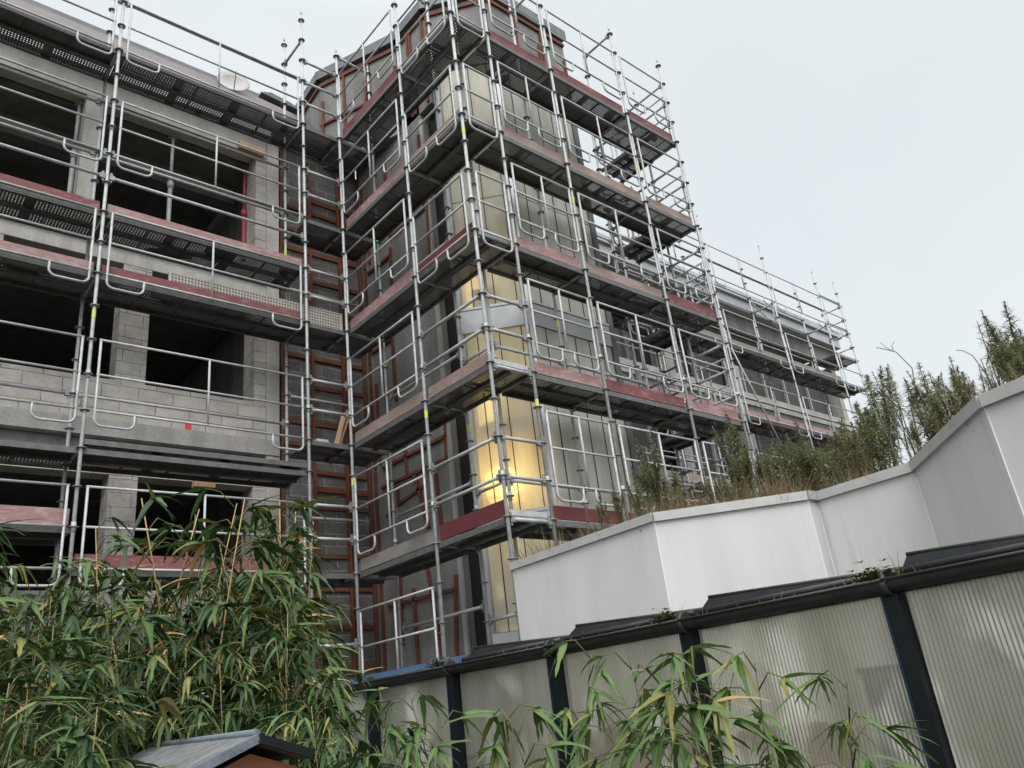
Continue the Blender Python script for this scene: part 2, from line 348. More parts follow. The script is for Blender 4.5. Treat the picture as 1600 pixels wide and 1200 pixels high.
sd = Vector((math.sin(R(215))*math.cos(R(48)), math.cos(R(215))*math.cos(R(48)), math.sin(R(48))))
so.rotation_euler = sd.to_track_quat('Z', 'Y').to_euler()
S.view_settings.view_transform = 'Standard'; S.view_settings.look = 'None'; S.view_settings.exposure = .48; S.view_settings.gamma = 1
S.cycles.max_bounces = 10; S.cycles.transparent_max_bounces = 24; S.cycles.sample_clamp_indirect = 6; S.cycles.caustics_reflective = False
try: S.cycles.use_denoising = True; S.cycles.denoiser = 'OPENIMAGEDENOISE'
except Exception: pass

# ------------------------------------------------------------------ ground
struct(MB().add([(-300,-300,GZ),(300,-300,GZ),(300,300,GZ),(-300,300,GZ)], [(0,1,2,3)]).build('ground', 'ground'))

# ------------------------------------------------------------------ left wing of the building site
YF = 11.5
lw = thing('unfinished_building', 'bare block building wing with dark open window holes, left of the tower', 'building', (1.5, YF, GZ))
XL, XR = -4.0, 5.43
m = MB()                                                                # spandrels of pale blocks
m.box((XL, YF, 4.425), (5.2, YF+.28, 5.06)); m.build('block_spandrel', 'block', lw)
MB().box((XL, YF, 1.55), (5.2, YF+.28, 2.05)).build('block_spandrel', 'block', lw)
MB().box((XL, YF, 7.55), (5.2, YF+.28, 7.72)).build('block_spandrel', 'block', lw)
for z0, z1 in ((10.0, 10.55), (7.03, 7.28), (3.64, 3.93), (.62, .9)):
    MB().box((XL, YF+.004, z0), (5.2, YF+.3, z1)).build('lintel', 'concrete_light' if z0 > 4 else 'block', lw)
for z0, z1 in ((7.285, 7.545), (4.17, 4.42), (1.2, 1.54)):
    MB().box((XL, YF-.05, z0), (XR-.01, YF+.35, z1)).build('slab_edge', 'concrete', lw)
MB().box((XL, YF+.1, 3.94), (5.2, YF+.3, 4.16)).build('slab_recess', 'concrete_grey', lw)
for k, (x0, x1, z0, z1, mt) in enumerate([(2.9, 3.32, 5.065, 7.025, 'block'), (2.93, 3.31, 2.055, 3.635, 'block'), (.9, 1.3, 5.065, 7.025, 'block'), (-.6, -.2, 5.065, 7.025, 'block'),
        (.62, 1.0, 2.055, 3.635, 'block'), (2.14, 2.40, 7.725, 9.995, 'concrete_light'), (-.3, 0, 7.725, 9.995, 'concrete_light')]):
    MB().box((x0, YF+.01, z0), (x1, YF+.34, z1)).build('pier', mt, lw)
for z0, z1 in ((5.065, 7.025), (2.055, 3.635), (7.725, 9.995)):
    MB().box((5.0, YF+.006, z0), (5.2, YF+.42, z1)).build('jamb', 'block', lw)
MB().box((5.205, YF-.02, GZ), (XR, YF+.45, 10.55)).build('corner_column', 'concrete_light', lw)
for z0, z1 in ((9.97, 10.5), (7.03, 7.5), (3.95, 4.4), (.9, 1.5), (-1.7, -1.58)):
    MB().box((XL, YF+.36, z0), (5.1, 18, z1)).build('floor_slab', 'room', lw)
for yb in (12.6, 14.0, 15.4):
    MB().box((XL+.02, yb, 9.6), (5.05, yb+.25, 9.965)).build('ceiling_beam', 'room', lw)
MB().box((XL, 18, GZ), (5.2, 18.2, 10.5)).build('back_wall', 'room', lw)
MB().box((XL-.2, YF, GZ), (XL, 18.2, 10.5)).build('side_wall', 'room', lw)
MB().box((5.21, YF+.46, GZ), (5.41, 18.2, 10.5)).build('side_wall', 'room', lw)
# roof with a brown sheet slope, eaves board and flashing
ez = 10.62
MB().add([(XL, 11.2, ez), (7.0, 11.2, ez), (7.0, 12.6, 12.5), (XL, 12.6, 12.5), (XL, 11.2, ez-.06), (7.0, 11.2, ez-.06), (7.0, 12.7, 12.44), (XL, 12.7, 12.44)],
         [(0,1,2,3), (7,6,5,4), (0,4,5,1), (1,5,6,2), (2,6,7,3), (3,7,4,0)]).build('roof', 'roof_brown', lw)
MB().box((XL, 11.14, ez-.12), (5.43, 11.2, ez+.05)).build('eaves_board', 'toe_grey', lw)
MB().box((XL, 12.58, 12.47), (7.0, 12.75, 12.56)).build('ridge_flashing', 'zinc_dark', lw)
# dark block return wall between wing and tower, with its battens
rw = thing('batten_wall', 'dark blockwork return wall with horizontal rust brown timber battens, in the inner corner beside the tower', 'wall', (6.3, 11.6, GZ))
MB().box((XR+.02, 11.6, GZ), (7.16, 11.85, 11.2)).build('wall', 'block_dark', rw)
for i, z in enumerate([9.45, 9.15, 8.66, 8.27, 7.67, 7.1, 6.55, 6.1, 5.53, 4.87, 4.45, 4.0, 3.73, 3.4, 2.61, 2.1, 1.5, .9, .3]):
    w = .07 if i % 3 else .10
    MB().bar((5.5 if i % 4 else 6.1, 11.575, z+random.uniform(-.02,.02)), (7.14, 11.575, z+random.uniform(-.02,.02)), .045, w).build('batten', 'batten', rw)
for x in (5.5, 6.07, 6.68, 6.75, 7.1):
    MB().bar((x, 11.53, GZ), (x+random.uniform(-.02,.02), 11.53, 10.3), .055, .045).build('batten', 'batten', rw)
tag(MB().box((4.64, 11.4, 9.97), (5.12, 11.485, 10.12)).build('timber_offcut', 'pine'), 'short brown timber offcut wedged under the lintel of the top right window hole', 'timber')
tag(MB().box((4.06, 11.36, 3.53), (4.36, 11.49, 3.65)).build('timber_offcut', 'pine'), 'small timber block hung at the lintel above the bamboo tops', 'timber')
tag(MB().box((3.93, YF-.006, 4.43), (4.02, YF+.01, 4.53)).build('paint_mark', 'sticker'), 'small bright red square on the pale block spandrel', 'marking')
def prop(px, py, z0, z1, mt, label, yy=11.75):
    p = at(px, py, y=yy)
    t = thing('steel_prop', label, 'prop', (p.x, yy, z0), 'steel props in the window holes')
    mid = z0 + (z1-z0)*.55
    MB().pipe([(p.x, yy, z0), (p.x, yy, mid)], .038, 10).build('outer_tube', mt, t)
    MB().pipe([(p.x, yy, mid), (p.x, yy, z1)], .029, 10).build('inner_tube', mt, t)
    MB().pipe([(p.x, yy, mid-.08), (p.x, yy, mid+.04)], .055, 12).build('collar', mt, t)
    MB().box((p.x-.07, yy-.07, z1), (p.x+.07, yy+.07, z1+.012)).build('head_plate', mt, t)
prop(268, 260, 7.72, 9.95, 'galv', 'grey steel prop standing in the top window hole right of the pale column')
prop(118, 220, 7.72, 9.95, 'galv', 'grey steel prop left of the pale column in the top storey')
prop(382, 300, 7.72, 9.95, 'red_prop', 'red steel prop at the right end of the top window hole', 11.9)

# ------------------------------------------------------------------ tower
TX, TY = 7.17, 7.9
ch0, ch1 = Vector((TX, 8.72)), Vector((7.93, TY))            # the chamfered corner
tw = thing('stair_tower', 'tall grey concrete tower with a corner strip of milky polycarbonate panels, yellow light inside', 'tower', (8.6, 9.5, GZ))
MB().box((TX, 9.28, GZ), (TX+.25, 11.58, 11.0)).build('concrete_wall', 'concrete_grey', tw)
MB().box((TX+.18, 8.86, GZ), (TX+.3, 9.275, 10.2)).build('recess_lining', 'black', tw)
MB().box((TX+.1, 8.80, GZ), (TX+.17, 8.86, 10.2)).build('insulation_edge', 'orange', tw)
MB().box((TX-.012, 8.70, .55), (TX+.09, 8.795, 10.95)).build('aluminium_post', 'zinc', tw)
MB().box((TX-.02, 9.22, .2), (TX+.02, 9.30, 10.2)).build('aluminium_post', 'zinc', tw)
MB().bar((7.93, 7.9, .6), (7.93, 7.9, 10.95), .11, .05, up=(1,-1,0)).build('corner_post', 'zinc', tw)
MB().box((9.80, 7.88, .4), (9.93, 8.0, 10.98)).build('edge_post', 'dark_metal', tw)
MB().box((9.83, 8.0, GZ), (9.95, 13, 12.6)).build('side_wall', 'dark_metal', tw)
cd = (ch1-ch0); cl_ = cd.length; cdn = cd.normalized(); nrm = Vector((-cdn.y, cdn.x)); nrm = -nrm if nrm.x > 0 else nrm
def facet_box(mb, a, b, off0, off1, z0, z1, mi=0):
    """slab on the chamfer between distances a and b, off metres outwards"""
    q = [ch0+cdn*a+nrm*off0, ch0+cdn*b+nrm*off0, ch0+cdn*b+nrm*off1, ch0+cdn*a+nrm*off1]
    vs = [(p.x, p.y, z) for z in (z0, z1) for p in q]
    mb.add(vs, [(0,1,2,3),(7,6,5,4),(0,4,5,1),(1,5,6,2),(2,6,7,3),(3,7,4,0)], mi); return mb
glz = [(.98, 2.36), (2.62, 5.52), (5.98, 8.0), (8.02, 10.9)]
for z0, z1 in glz:
    facet_box(MB(), .08, cl_-.05, -.02, -.008, z0, z1).build('polycarbonate_panel', 'poly_d', tw)
    MB().box((7.99, TY+.008, z0), (9.79, TY+.02, z1)).build('polycarbonate_panel', 'poly_x', tw)
    g = MB()
    for a in (.25, .60, .95): facet_box(g, a, a+.014, -.006, .002, z0, z1)
    for x in (8.24, 8.57, 8.90, 9.23, 9.56): g.box((x, TY-.002, z0), (x+.014, TY+.006, z1))
    g.build('gasket', 'black', tw)
for z0, z1, mt in ((5.53, 5.97, 'zinc'), (2.37, 2.61, 'zinc'), (.5, .97, 'zinc'), (10.905, 11.0, 'zinc_dark')):
    facet_box(MB(), .02, cl_, -.03, .02, z0, z1).build('band', mt, tw)
    MB().box((7.95, TY-.018, z0), (9.80, TY+.03, z1)).build('band', mt, tw)
    if z0 in (5.53, 2.37):
        facet_box(MB(), .02, cl_, .021, .035, z1-.05, z1-.015).build('drip_edge', 'zinc', tw)
        MB().box((7.95, TY-.034, z1-.05), (9.80, TY-.019, z1-.015)).build('drip_edge', 'zinc', tw)
# inside: landings with brown edges, pale lining
ins = [(7.42, 8.60), (8.02, 8.0), (9.75, 8.0), (9.75, 11), (7.5, 11), (7.5, 8.87)]
MB().box((8.03, 8.05, GZ), (8.06, 9.6, 10.9)).build('glow_baffle', 'inner_grey', tw)  # added unseen board, keeps the yellow lamp light off the front panels
MB().box((8.1, 8.9, GZ), (9.7, 8.91, 10.9)).build('light_diffuser', 'poly_x', tw)  # added translucent sheet, glows with daylight from the open back
for k, (x0, x1, z0, z1) in enumerate(((8.15, 8.5, 7.6, 9.2), (8.7, 9.0, 4.1, 6.0), (9.1, 9.6, 7.6, 8.6), (8.2, 8.45, 2.0, 3.2), (9.2, 9.5, 4.2, 5.2))): MB().box((x0, 8.3, z0), (x1, 8.34, z1)).build('inner_board', 'inner_brown' if k % 2 else 'inner_grey', tw)
for z, mt in ((7.55, 'inner_brown'), (4.05, 'inner_brown'), (1.45, 'inner_brown'), (10.2, 'room')):
    MB().prism(ins, z-.32, z).build('landing', mt, tw)
MB().box((7.45, 9.29, GZ), (7.49, 10.98, 10.1)).build('inner_wall', 'yellow_wall', tw)
MB().box((9.76, 8.3, GZ), (9.80, 10.98, 10.1)).build('inner_wall', 'bright', tw)
for z0, z1 in ((9.0, 9.55), (7.15, 7.95), (5.15, 5.5), (3.85, 4.35), (2.65, 2.95)):
    MB().box((8.07, 7.965, z0), (9.72, 7.985, z1)).build('timber_band', 'band_brown', tw)
for k in range(7): MB().box((7.7+k*.02, 9.3+.28*k, 1.46+.19*k), (8.8, 9.57+.28*k, 1.5+.19*k)).build('stair_tread', 'inner_brown', tw)
rail = MB()
for z in (2.5, 2.75, 3.0, 3.25): rail.pipe([(7.62, 9.1, z), (8.2, 8.42, z), (9.7, 8.42, z)], .016, 6)
rail.build('stair_railing', 'galv_dark', tw)
for z0, z1 in ((6.0, 6.32), (7.56, 7.9), (1.46, 1.9)):
    MB().bar((7.38, 8.60, (z0+z1)/2), (7.66, 8.30, (z0+z1)/2), .03, z1-z0).build('insulation_edge', 'orange', tw)
# upper storey: a ring of concrete wall under a zinc edge
ring = [(9.95, 7.9), (7.93, 7.9), (7.17, 8.9), (7.17, 9.85), (6.42, 11.6), (6.52, 12.95)]
for i in range(5):
    a, b = Vector(ring[i]), Vector(ring[i+1]); d = (b-a).normalized(); nn = Vector((d.y, -d.x))
    if nn.dot(Vector((8.6, 10.5))-a) > 0: nn = -nn
    nn3 = Vector((nn.x, nn.y, 0)); a3, b3 = Vector((a.x, a.y, 0)), Vector((b.x, b.y, 0))
    zb = 11.01 if i < 2 else 10.35
    q = [a3, b3, b3-nn3*.2, a3-nn3*.2]
    MB().add([p+Vector((0,0,z)) for z in (zb, 12.55) for p in q], [(0,1,2,3),(7,6,5,4),(0,4,5,1),(1,5,6,2),(2,6,7,3),(3,7,4,0)]).build('upper_wall', 'concrete_grey', tw)
    q = [a3+nn3*.10-Vector((d.x,d.y,0))*.04, b3+nn3*.10+Vector((d.x,d.y,0))*.04, b3-nn3*.25, a3-nn3*.25]
    MB().add([p+Vector((0,0,z)) for z in (12.56, 12.78) for p in q], [(0,1,2,3),(7,6,5,4),(0,4,5,1),(1,5,6,2),(2,6,7,3),(3,7,4,0)]).build('roof_edge', 'zinc_dark', tw)
    L = (b-a).length; k = max(2, round(L/.62))
    for j in range(k+1):
        if random.random() < .12: continue
        s_ = min(max(.06, L*j/k + random.uniform(-.08, .08)), L-.06)
        for e in ((0, .085) if j % 2 else (0,)):
            if s_+e > L-.03: continue
            p = a3 + Vector((d.x, d.y, 0))*(s_+e) + nn3*.022
            MB().bar((p.x, p.y, zb+.05), (p.x, p.y, 12.5-random.choice((0, 0, .5))), .05, .045, up=nn3).build('batten', 'batten', tw)
    p, q2 = a3+nn3*.025, b3+nn3*.025
    MB().bar((p.x, p.y, 12.42), (q2.x, q2.y, 12.42), .045, .07).build('batten', 'batten', tw)
    if i in (1, 3): MB().bar((p.x, p.y, 11.4), (q2.x, q2.y, 11.4), .045, .05).build('batten', 'batten', tw)
MB().prism([(9.95,7.95),(7.96,7.95),(7.25,8.95),(7.25,9.85),(6.5,11.6),(6.6,12.95),(9.95,12.95)], 12.5, 12.7).build('roof', 'zinc_dark', tw)
# battens left on the tower's concrete flank
def tb(y0, z0, y1, z1, w=.05): MB().bar((TX-.024, y0, z0), (TX-.024, y1, z1), .046, w, up=(0,0,1) if abs(y1-y0) > abs(z1-z0) else (0,1,0)).build('batten', 'batten', tw)
for z0 in (8.15, 6.15, 4.15, 2.15, .2):
    tb(11.38, z0-.05, 11.38, z0+1.9, .045)
    if z0 in (8.15, 4.15): tb(11.2, z0, 11.2, z0+1.5, .04)
tb(10.45, 8.3, 10.5, 10.0); tb(10.54, 6.9, 10.48, 8.1); tb(9.3, 7.3, 9.26, 8.5); tb(9.38, 8.4, 9.34, 9.9)
tb(10.42, 3.7, 10.42, 4.3); tb(9.33, 3.7, 9.28, 4.3); tb(10.21, 3.68, 9.93, 2.73, .07); tb(9.64, 3.52, 9.6, 2.7)
tb(11.14, 4.05, 9.28, 4.03); tb(11.2, 3.72, 9.3, 3.66); tb(10.75, 3.30, 9.95, 3.42); tb(10.72, 3.3, 10.72, 3.62); tb(11.1, 3.2, 10.95, 3.2); tb(10.95, 3.2, 10.95, 3.5)
tb(11.3, 7.98, 10.5, 7.95); tb(10.4, 8.32, 9.35, 8.3); tb(11.3, 6.3, 10.6, 6.28); tb(10.6, 5.1, 10.6, 6.3); tb(10.9, 5.0, 10.9, 5.9); tb(11.2, 8.9, 9.5, 8.92); tb(10.9, 8.5, 10.9, 9.6)
tb(10.85, 1.1, 10.8, 2.2); tb(9.75, .3, 10.05, 2.2); tb(11.2, 1.75, 9.4, 1.7); tb(10.6, .62, 9.45, .7); tb(9.55, .3, 9.35, 1.9); tb(10.45, .3, 10.45, 1.9)
bulb = thing('work_lamp', 'yellow work lamp glowing behind the milky corner panels', 'lamp', (7.75, 8.75, 3.05))
MB().pipe([(7.75, 8.75, 2.95), (7.75, 8.75, 3.02), (7.75, 8.75, 3.12), (7.75, 8.75, 3.18)], [.02, .07, .07, .02], 12).build('bulb', 'bulb', bulb)
MB().pipe([(7.75, 8.75, 3.18), (7.75, 8.75, 3.73)], .008, 6).build('cord', 'black', bulb)
def lamp(x, y, z, e, col, rad):
    l = bpy.data.lights.new('lamp_and_fill', 'POINT'); l.energy = e; l.color = col; l.shadow_soft_size = rad
    o = bpy.data.objects.new('lamp_and_fill', l); C.objects.link(o); o.location = (x, y, z)
lamp(7.74, 8.80, 3.15, 30, (1, .69, .22), .36)
lamp(7.6, 9.0, 4.6, 24, (1, .72, .28), .5)  # this and the two below are added fill without fixtures, spreading the glow
lamp(7.6, 9.05, 6.5, 20, (1, .72, .30), .5)
lamp(7.65, 9.1, 1.3, 7, (1, .78, .42), .5)

# ------------------------------------------------------------------ right wing
ap = thing('apartment_building', 'low grey building wing receding far right of the tower, dark windows and zinc roof edge', 'building', (18, 11.5, GZ))
XA, XE = 9.96, 26.4
MB().box((XA, 11.0, 10.35), (XE-.2, 13, 10.72)).build('roof_fascia', 'zinc', ap)
MB().box((XA, 10.9, 10.725), (XE-.1, 13.2, 10.95)).build('roof_edge', 'zinc', ap)
MB().box((XA, 11.3, 9.85), (XE, 11.7, 10.345)).build('lintel', 'concrete_grey', ap)
for zs, hh in ((7.42, .38), (4.2, .75), (1.0, .8)):
    MB().box((XA, 11.45, zs), (XE, 11.75, zs+hh)).build('spandrel', 'concrete_light', ap)
    MB().box((XA, 11.5, zs-.42), (XE, 11.72, zs-.004)).build('slab_edge', 'concrete_grey', ap)
for z0, z1 in ((7.8, 9.85), (4.95, 7.0), (1.8, 3.78)):
    MB().box((XA, 12.0, z0), (XE, 12.05, z1)).build('glazing', 'glass', ap)
    x = XA+.5
    while x < XE-.6:
        w = random.choice((.9, 1.2, 1.5))
        if x > 19.5 or random.random() < .35:
            MB().box((x+.04, 11.88, z0+.02), (min(x+w, XE-.3), 11.93, z1-.02)).build('window_panel', 'shutter', ap)
        MB().box((x-.03, 11.8, z0), (x+.03, 11.98, z1)).build('mullion', 'concrete_grey' if random.random() < .6 else 'zinc', ap)
        x += w
MB().box((XE-.28, 11.52, GZ), (XE, 12.06, 9.84)).build('end_pier', 'concrete', ap)
for xx in (13.2, 16.4, 19.6): MB().box((xx, 11.48, GZ), (xx+.35, 11.79, 9.84)).build('pier', 'concrete', ap)
MB().box((19.96, 11.42, 1.805), (21.6, 11.47, 3.7)).build('ochre_panel', 'brick_wall', ap)
MB().box((14.2, 11.42, 1.4), (16.2, 11.47, 3.7)).build('ochre_panel', 'brick_wall', ap)
MB().box((XE-.12, 12.07, GZ), (XE, 18, 10.34)).build('side_wall', 'concrete_grey', ap)

# ------------------------------------------------------------------ scaffolds
TR = .0242
def standard(t, x, y, z0, z1, phase=.1, tagz=None):
    mb = MB(); mb.pipe([(x, y, z0), (x, y, z1-.12)], TR, 10); mb.pipe([(x, y, z1-.12), (x, y, z1)], .018, 8)
    k = math.ceil((z0-phase)/.5)
    while phase+.5*k < z1-.1:
        z = phase+.5*k
        mb.pipe([(x, y, z-.005), (x, y, z+.005)], .061, 12, 1)
        if k % 4 == 1: mb.pipe([(x, y, z-.06), (x, y, z+.06)], .030, 10, 0)
        k += 1
    o = mb.build('standard', ['galv', 'clamp'], t)
    if tagz: MB().pipe([(x, y, tagz), (x, y, tagz+.11)], .0262, 10, caps=False).build('yellow_tag', 'yellow', o)
    return o
def ledger(t, p, q, name='ledger', rad=TR):
    p, q = Vector(p), Vector(q); d = (q-p).normalized()
    mb = MB().pipe([p+d*.05, q-d*.05], rad, 8)
    for e, s in ((p, 1), (q, -1)):                          # wedge heads
        c = e + d*(.055*s); mb.bar(e+d*(.03*s), e+d*(.10*s), .045, .075, 1)
        mb.bar(c-Vector((0,0,.075)), c+Vector((0,0,.085)), .012, .03, 1)
    return mb.build(name, ['galv', 'clamp'], t)
def brace(t, p, q): return MB().pipe([p, q], .021, 8).build('brace', 'galv', t)
def frame(t, p, q, ztop, midbar=True, out=(0, -1), full=False):
    """guardrail frame with its U shaped hooks, hung outside the poles p and q"""
    p, q = Vector(p), Vector(q); d = (q-p).normalized(); o = Vector(out)*.035
    L = (q-p).length; a, b = .11, L-.11
    P = lambda s, z: (p.x+d.x*s+o.x, p.y+d.y*s+o.y, z)
    rr = .0168; zl = ztop-1.0; zu = zl-.2; c = .09
    mb = MB()
    def arc(s0, z0, s1, z1, sc, zc):                       # quarter turn
        return [P(s0*(1-math.sin(x))+s1*math.sin(x) if False else sc+(s0-sc)*math.cos(x)+(s1-sc)*math.sin(x), zc+(z0-zc)*math.cos(x)+(z1-zc)*math.sin(x)) for x in (0, R(22), R(45), R(68), R(90))]
    ul = min(.48, (b-a))
    def hook(s, e):
        g = 1 if e > s else -1
        pts = [P(s, ztop)] + arc(s, zu+c, s+g*c, zu, s+g*c, zu+c)
        if full: pts += arc(e-g*c, zu, e, zu+c, e-g*c, zu+c) + [P(e, ztop)]
        else: pts += arc(e-g*c, zu, e, zu+c, e-g*c, zu+c) + [P(e, zl)]
        mb.pipe(pts, rr, 8)
    if full: hook(a, b)
    else: hook(a, a+ul); hook(b, b-ul)
    for z in (ztop, ztop-.5, zl): mb.pipe([P(a-.02, z), P(b+.02, z)], rr, 8)
    if midbar: mb.pipe([P(L/2, ztop), P(L/2, zl)], rr, 8)
    return mb.build('guardrail_frame', 'galv', t)
RD = random.Random(3)
def deck(t, x0, y0, x1, y1, z, along, two=True, mat='perf'):
    """steel planks: a perforated tray between two folded side rails, cross ribs below"""
    if along == 'x': strips = [((x0+.03, y0+i*(y1-y0)/2+.012), (x1-.03, y0+(i+1)*(y1-y0)/2-.012)) for i in range(2)]
    else: strips = [((x0+i*(x1-x0)/2+.012, y0+.03), (x0+(i+1)*(x1-x0)/2-.012, y1-.03)) for i in range(2)]
    for a, b in strips:
        mb = MB(); mb.add([(a[0],a[1],z),(b[0],a[1],z),(b[0],b[1],z),(a[0],b[1],z)], [(0,1,2,3)], 0)
        if along == 'x':
            for yy in (a[1], b[1]-.006): mb.box((a[0], yy, z-.07), (b[0], yy+.006, z+.004), 1)
            for yy in (a[1]+.006, b[1]-.031): mb.box((a[0], yy, z-.07), (b[0], yy+.025, z-.066), 1)
            n = max(2, round((b[0]-a[0])/.6))
            for i in range(n+1):
                xx = a[0]+(b[0]-a[0]-.02)*i/n; mb.box((xx, a[1]+.007, z-.03), (xx+.02, b[1]-.007, z-.002), 1)
        else:
            for xx in (a[0], b[0]-.006): mb.box((xx, a[1], z-.07), (xx+.006, b[1], z+.004), 1)
            for xx in (a[0]+.006, b[0]-.031): mb.box((xx, a[1], z-.07), (xx+.025, b[1], z-.066), 1)
            n = max(2, round((b[1]-a[1])/.6))
            for i in range(n+1):
                yy = a[1]+(b[1]-a[1]-.02)*i/n; mb.box((a[0]+.007, yy, z-.03), (b[0]-.007, yy+.02, z-.002), 1)
        mb.build('deck_plank', ['tray' if (mat == 'perf' and RD.random() < .28) else mat, 'galv_dark'], t)
def toe(t, p, q, z, mat, h=.15, thick=.03):
    p, q = Vector((*p, z)), Vector((*q, z)); d = (q-p).normalized()
    mb = MB().bar(p+d*.05+Vector((0,0,h/2+.01)), q-d*.05+Vector((0,0,h/2+.01)), thick, h)
    return mb.build('toe_board', mat, t)
def transom(t, p, q, z): return ledger(t, (*p, z), (*q, z), 'transom')

# left scaffold -----------------------------------------------------
YL, YI = 10.4, 11.13
sl = thing('scaffold', 'galvanised tube scaffold along the open block facade left of the tower', 'scaffold', (2.3, YL, GZ), 'scaffolds round the building')
for x, zt in ((-.77, 12.2), (2.3, 12.2), (5.39, 12.85)):
    standard(sl, x, YL, GZ+.05, zt, tagz={2.3: 5.42}.get(x)); standard(sl, x, YI, GZ+.05, zt-.05, tagz={2.3: 7.35, 5.39: 7.75}.get(x))
standard(sl, 6.12, YL, GZ+.05, 12.3, tagz=3.45)
for z in (10.1, 7.1, 6.1, 3.6, 2.6):
    for x in (-.77, 2.3, 5.39): transom(sl, (x, YL), (x, YI), z)
for x0, x1 in ((-.77, 2.3), (2.3, 5.39)):
    for z in (10.1, 7.1, 6.1, 3.6, 2.6 if x0 < 0 else 2.1): deck(sl, x0, YL, x1, YI, z, 'x')
    for zt in (11.1, 9.1, 7.1, 5.1, 3.1, 1.1): frame(sl, (x0, YL), (x1, YL), zt)
    for z in (11.0, 8.0, 7.6): ledger(sl, (x0, YL, z+.1), (x1, YL, z+.1))
    for z in (4.6, 1.6, 9.6, 8.6): ledger(sl, (x0, YI, z), (x1, YI, z))
deck(sl, 2.3, YL-.02, 5.39, YI-.02, 3.72, 'x')
toe(sl, (-.77, YL+.05), (2.3, YL+.05), 7.12, 'toe_red'); toe(sl, (2.3, YL+.05), (5.39, YL+.05), 7.12, 'toe_pink')
toe(sl, (-.77, YL+.05), (2.3, YL+.05), 6.12, 'toe_pink'); toe(sl, (2.3, YL+.05), (5.39, YL+.05), 6.12, 'toe_red')
toe(sl, (-.77, YL+.05), (2.3, YL+.05), 2.62, 'toe_pink', .2); toe(sl, (2.3, YL+.05), (5.39, YL+.05), 2.12, 'toe_red', .16)
for z in (10.1, 8.1, 6.1, 4.1, 2.1):                        # the short corner bay
    deck(sl, 5.39, YL, 6.84, YI, z, 'x')
    transom(sl, (6.12, YL), (6.12, YI), z-.04)
    for dz in (.5, 1.0): ledger(sl, (5.39, YL, z+dz), (6.12, YL, z+dz))
for z in (.6, 1.1): ledger(sl, (5.39, YL, z), (6.12, YL, z))
for z in (3.6, 5.6, 7.6): ledger(sl, (5.39, YI, z-.5), (6.84, YI, z-.5))
transom(sl, (5.39, YL), (5.39, YI), 12.1)
ledger(sl, (5.39, YL, 11.6), (6.12, YL, 11.6))

# tower flank scaffold ----------------------------------------------
X1, X1i = 6.13, 6.86
YA, YB, YC = 10.4, 8.38, 6.93
s1 = thing('scaffold', 'scaffold bays on the concrete flank of the tower, between inner corner and front corner', 'scaffold', (X1, YB, GZ), 'scaffolds round the building')
standard(s1, X1, YB, GZ+.05, 13.0, tagz=3.85); standard(s1, X1, YC, GZ+.05, 12.9, tagz=7.75)
standard(s1, X1i, YB, GZ+.05, 12.4, tagz=3.75); standard(s1, X1i, 7.66, GZ+.05, 12.4, tagz=1.3)
standard(s1, X1i, 10.45, GZ+.05, 12.3, tagz=5.6); standard(s1, X1i, 9.4, GZ+.05, 2.0)
for z in (10.1, 8.1, 6.1, 4.1, 2.1):
    deck(s1, X1, YB, X1i-.02, YA-.03, z, 'y'); deck(s1, X1, YC, X1i-.02, YB, z, 'y')
    transom(s1, (X1, YB), (X1i, YB), z-.03); transom(s1, (X1, YC), (X1i+.01, YC), z-.03)
    frame(s1, (X1, YA), (X1, YB), z+1.45, out=(-1, 0))
    if z > 5: frame(s1, (X1, YB), (X1, YC), z+1.0, out=(-1, 0), midbar=False)
    else:
        for dz in (.5, 1.0): ledger(s1, (X1, YB, z+dz), (X1, YC, z+dz))
        ledger(s1, (X1i, YB, z+.72), (X1i, 7.66, z+.72))
    ledger(s1, (X1i, YA, z+.9), (X1i, YB, z+.9))
frame(s1, (X1, YA), (X1, YB), 1.55, out=(-1, 0)); ledger(s1, (X1, YB, .6), (X1, YC, .6)); ledger(s1, (X1i, YB, 1.3), (X1i, YA, 1.3)); ledger(s1, (X1i, YB, 1.1), (X1i, 7.7, 1.1))
transom(s1, (X1, YA), (X1i, 10.45), 12.1); transom(s1, (X1, YB), (X1i, YB), 12.1)
XT = X1+.05
for z, a, b in ((10.1, 'toe_red', None), (8.1, 'toe_pink', 'toe_wood'), (6.1, 'toe_pink', 'toe_dark'), (4.1, 'toe_wood', 'toe_wood'), (2.1, 'toe_grey', 'toe_dark')):
    toe(s1, (XT, YA), (XT, YB), z+.02, a, .17)
    if b: toe(s1, (XT, YB), (XT, YC), z+.02, b, .2 if z < 3 else .16)
    else: toe(s1, (XT, YB), (XT, YC), z+.02, 'galv', .08)

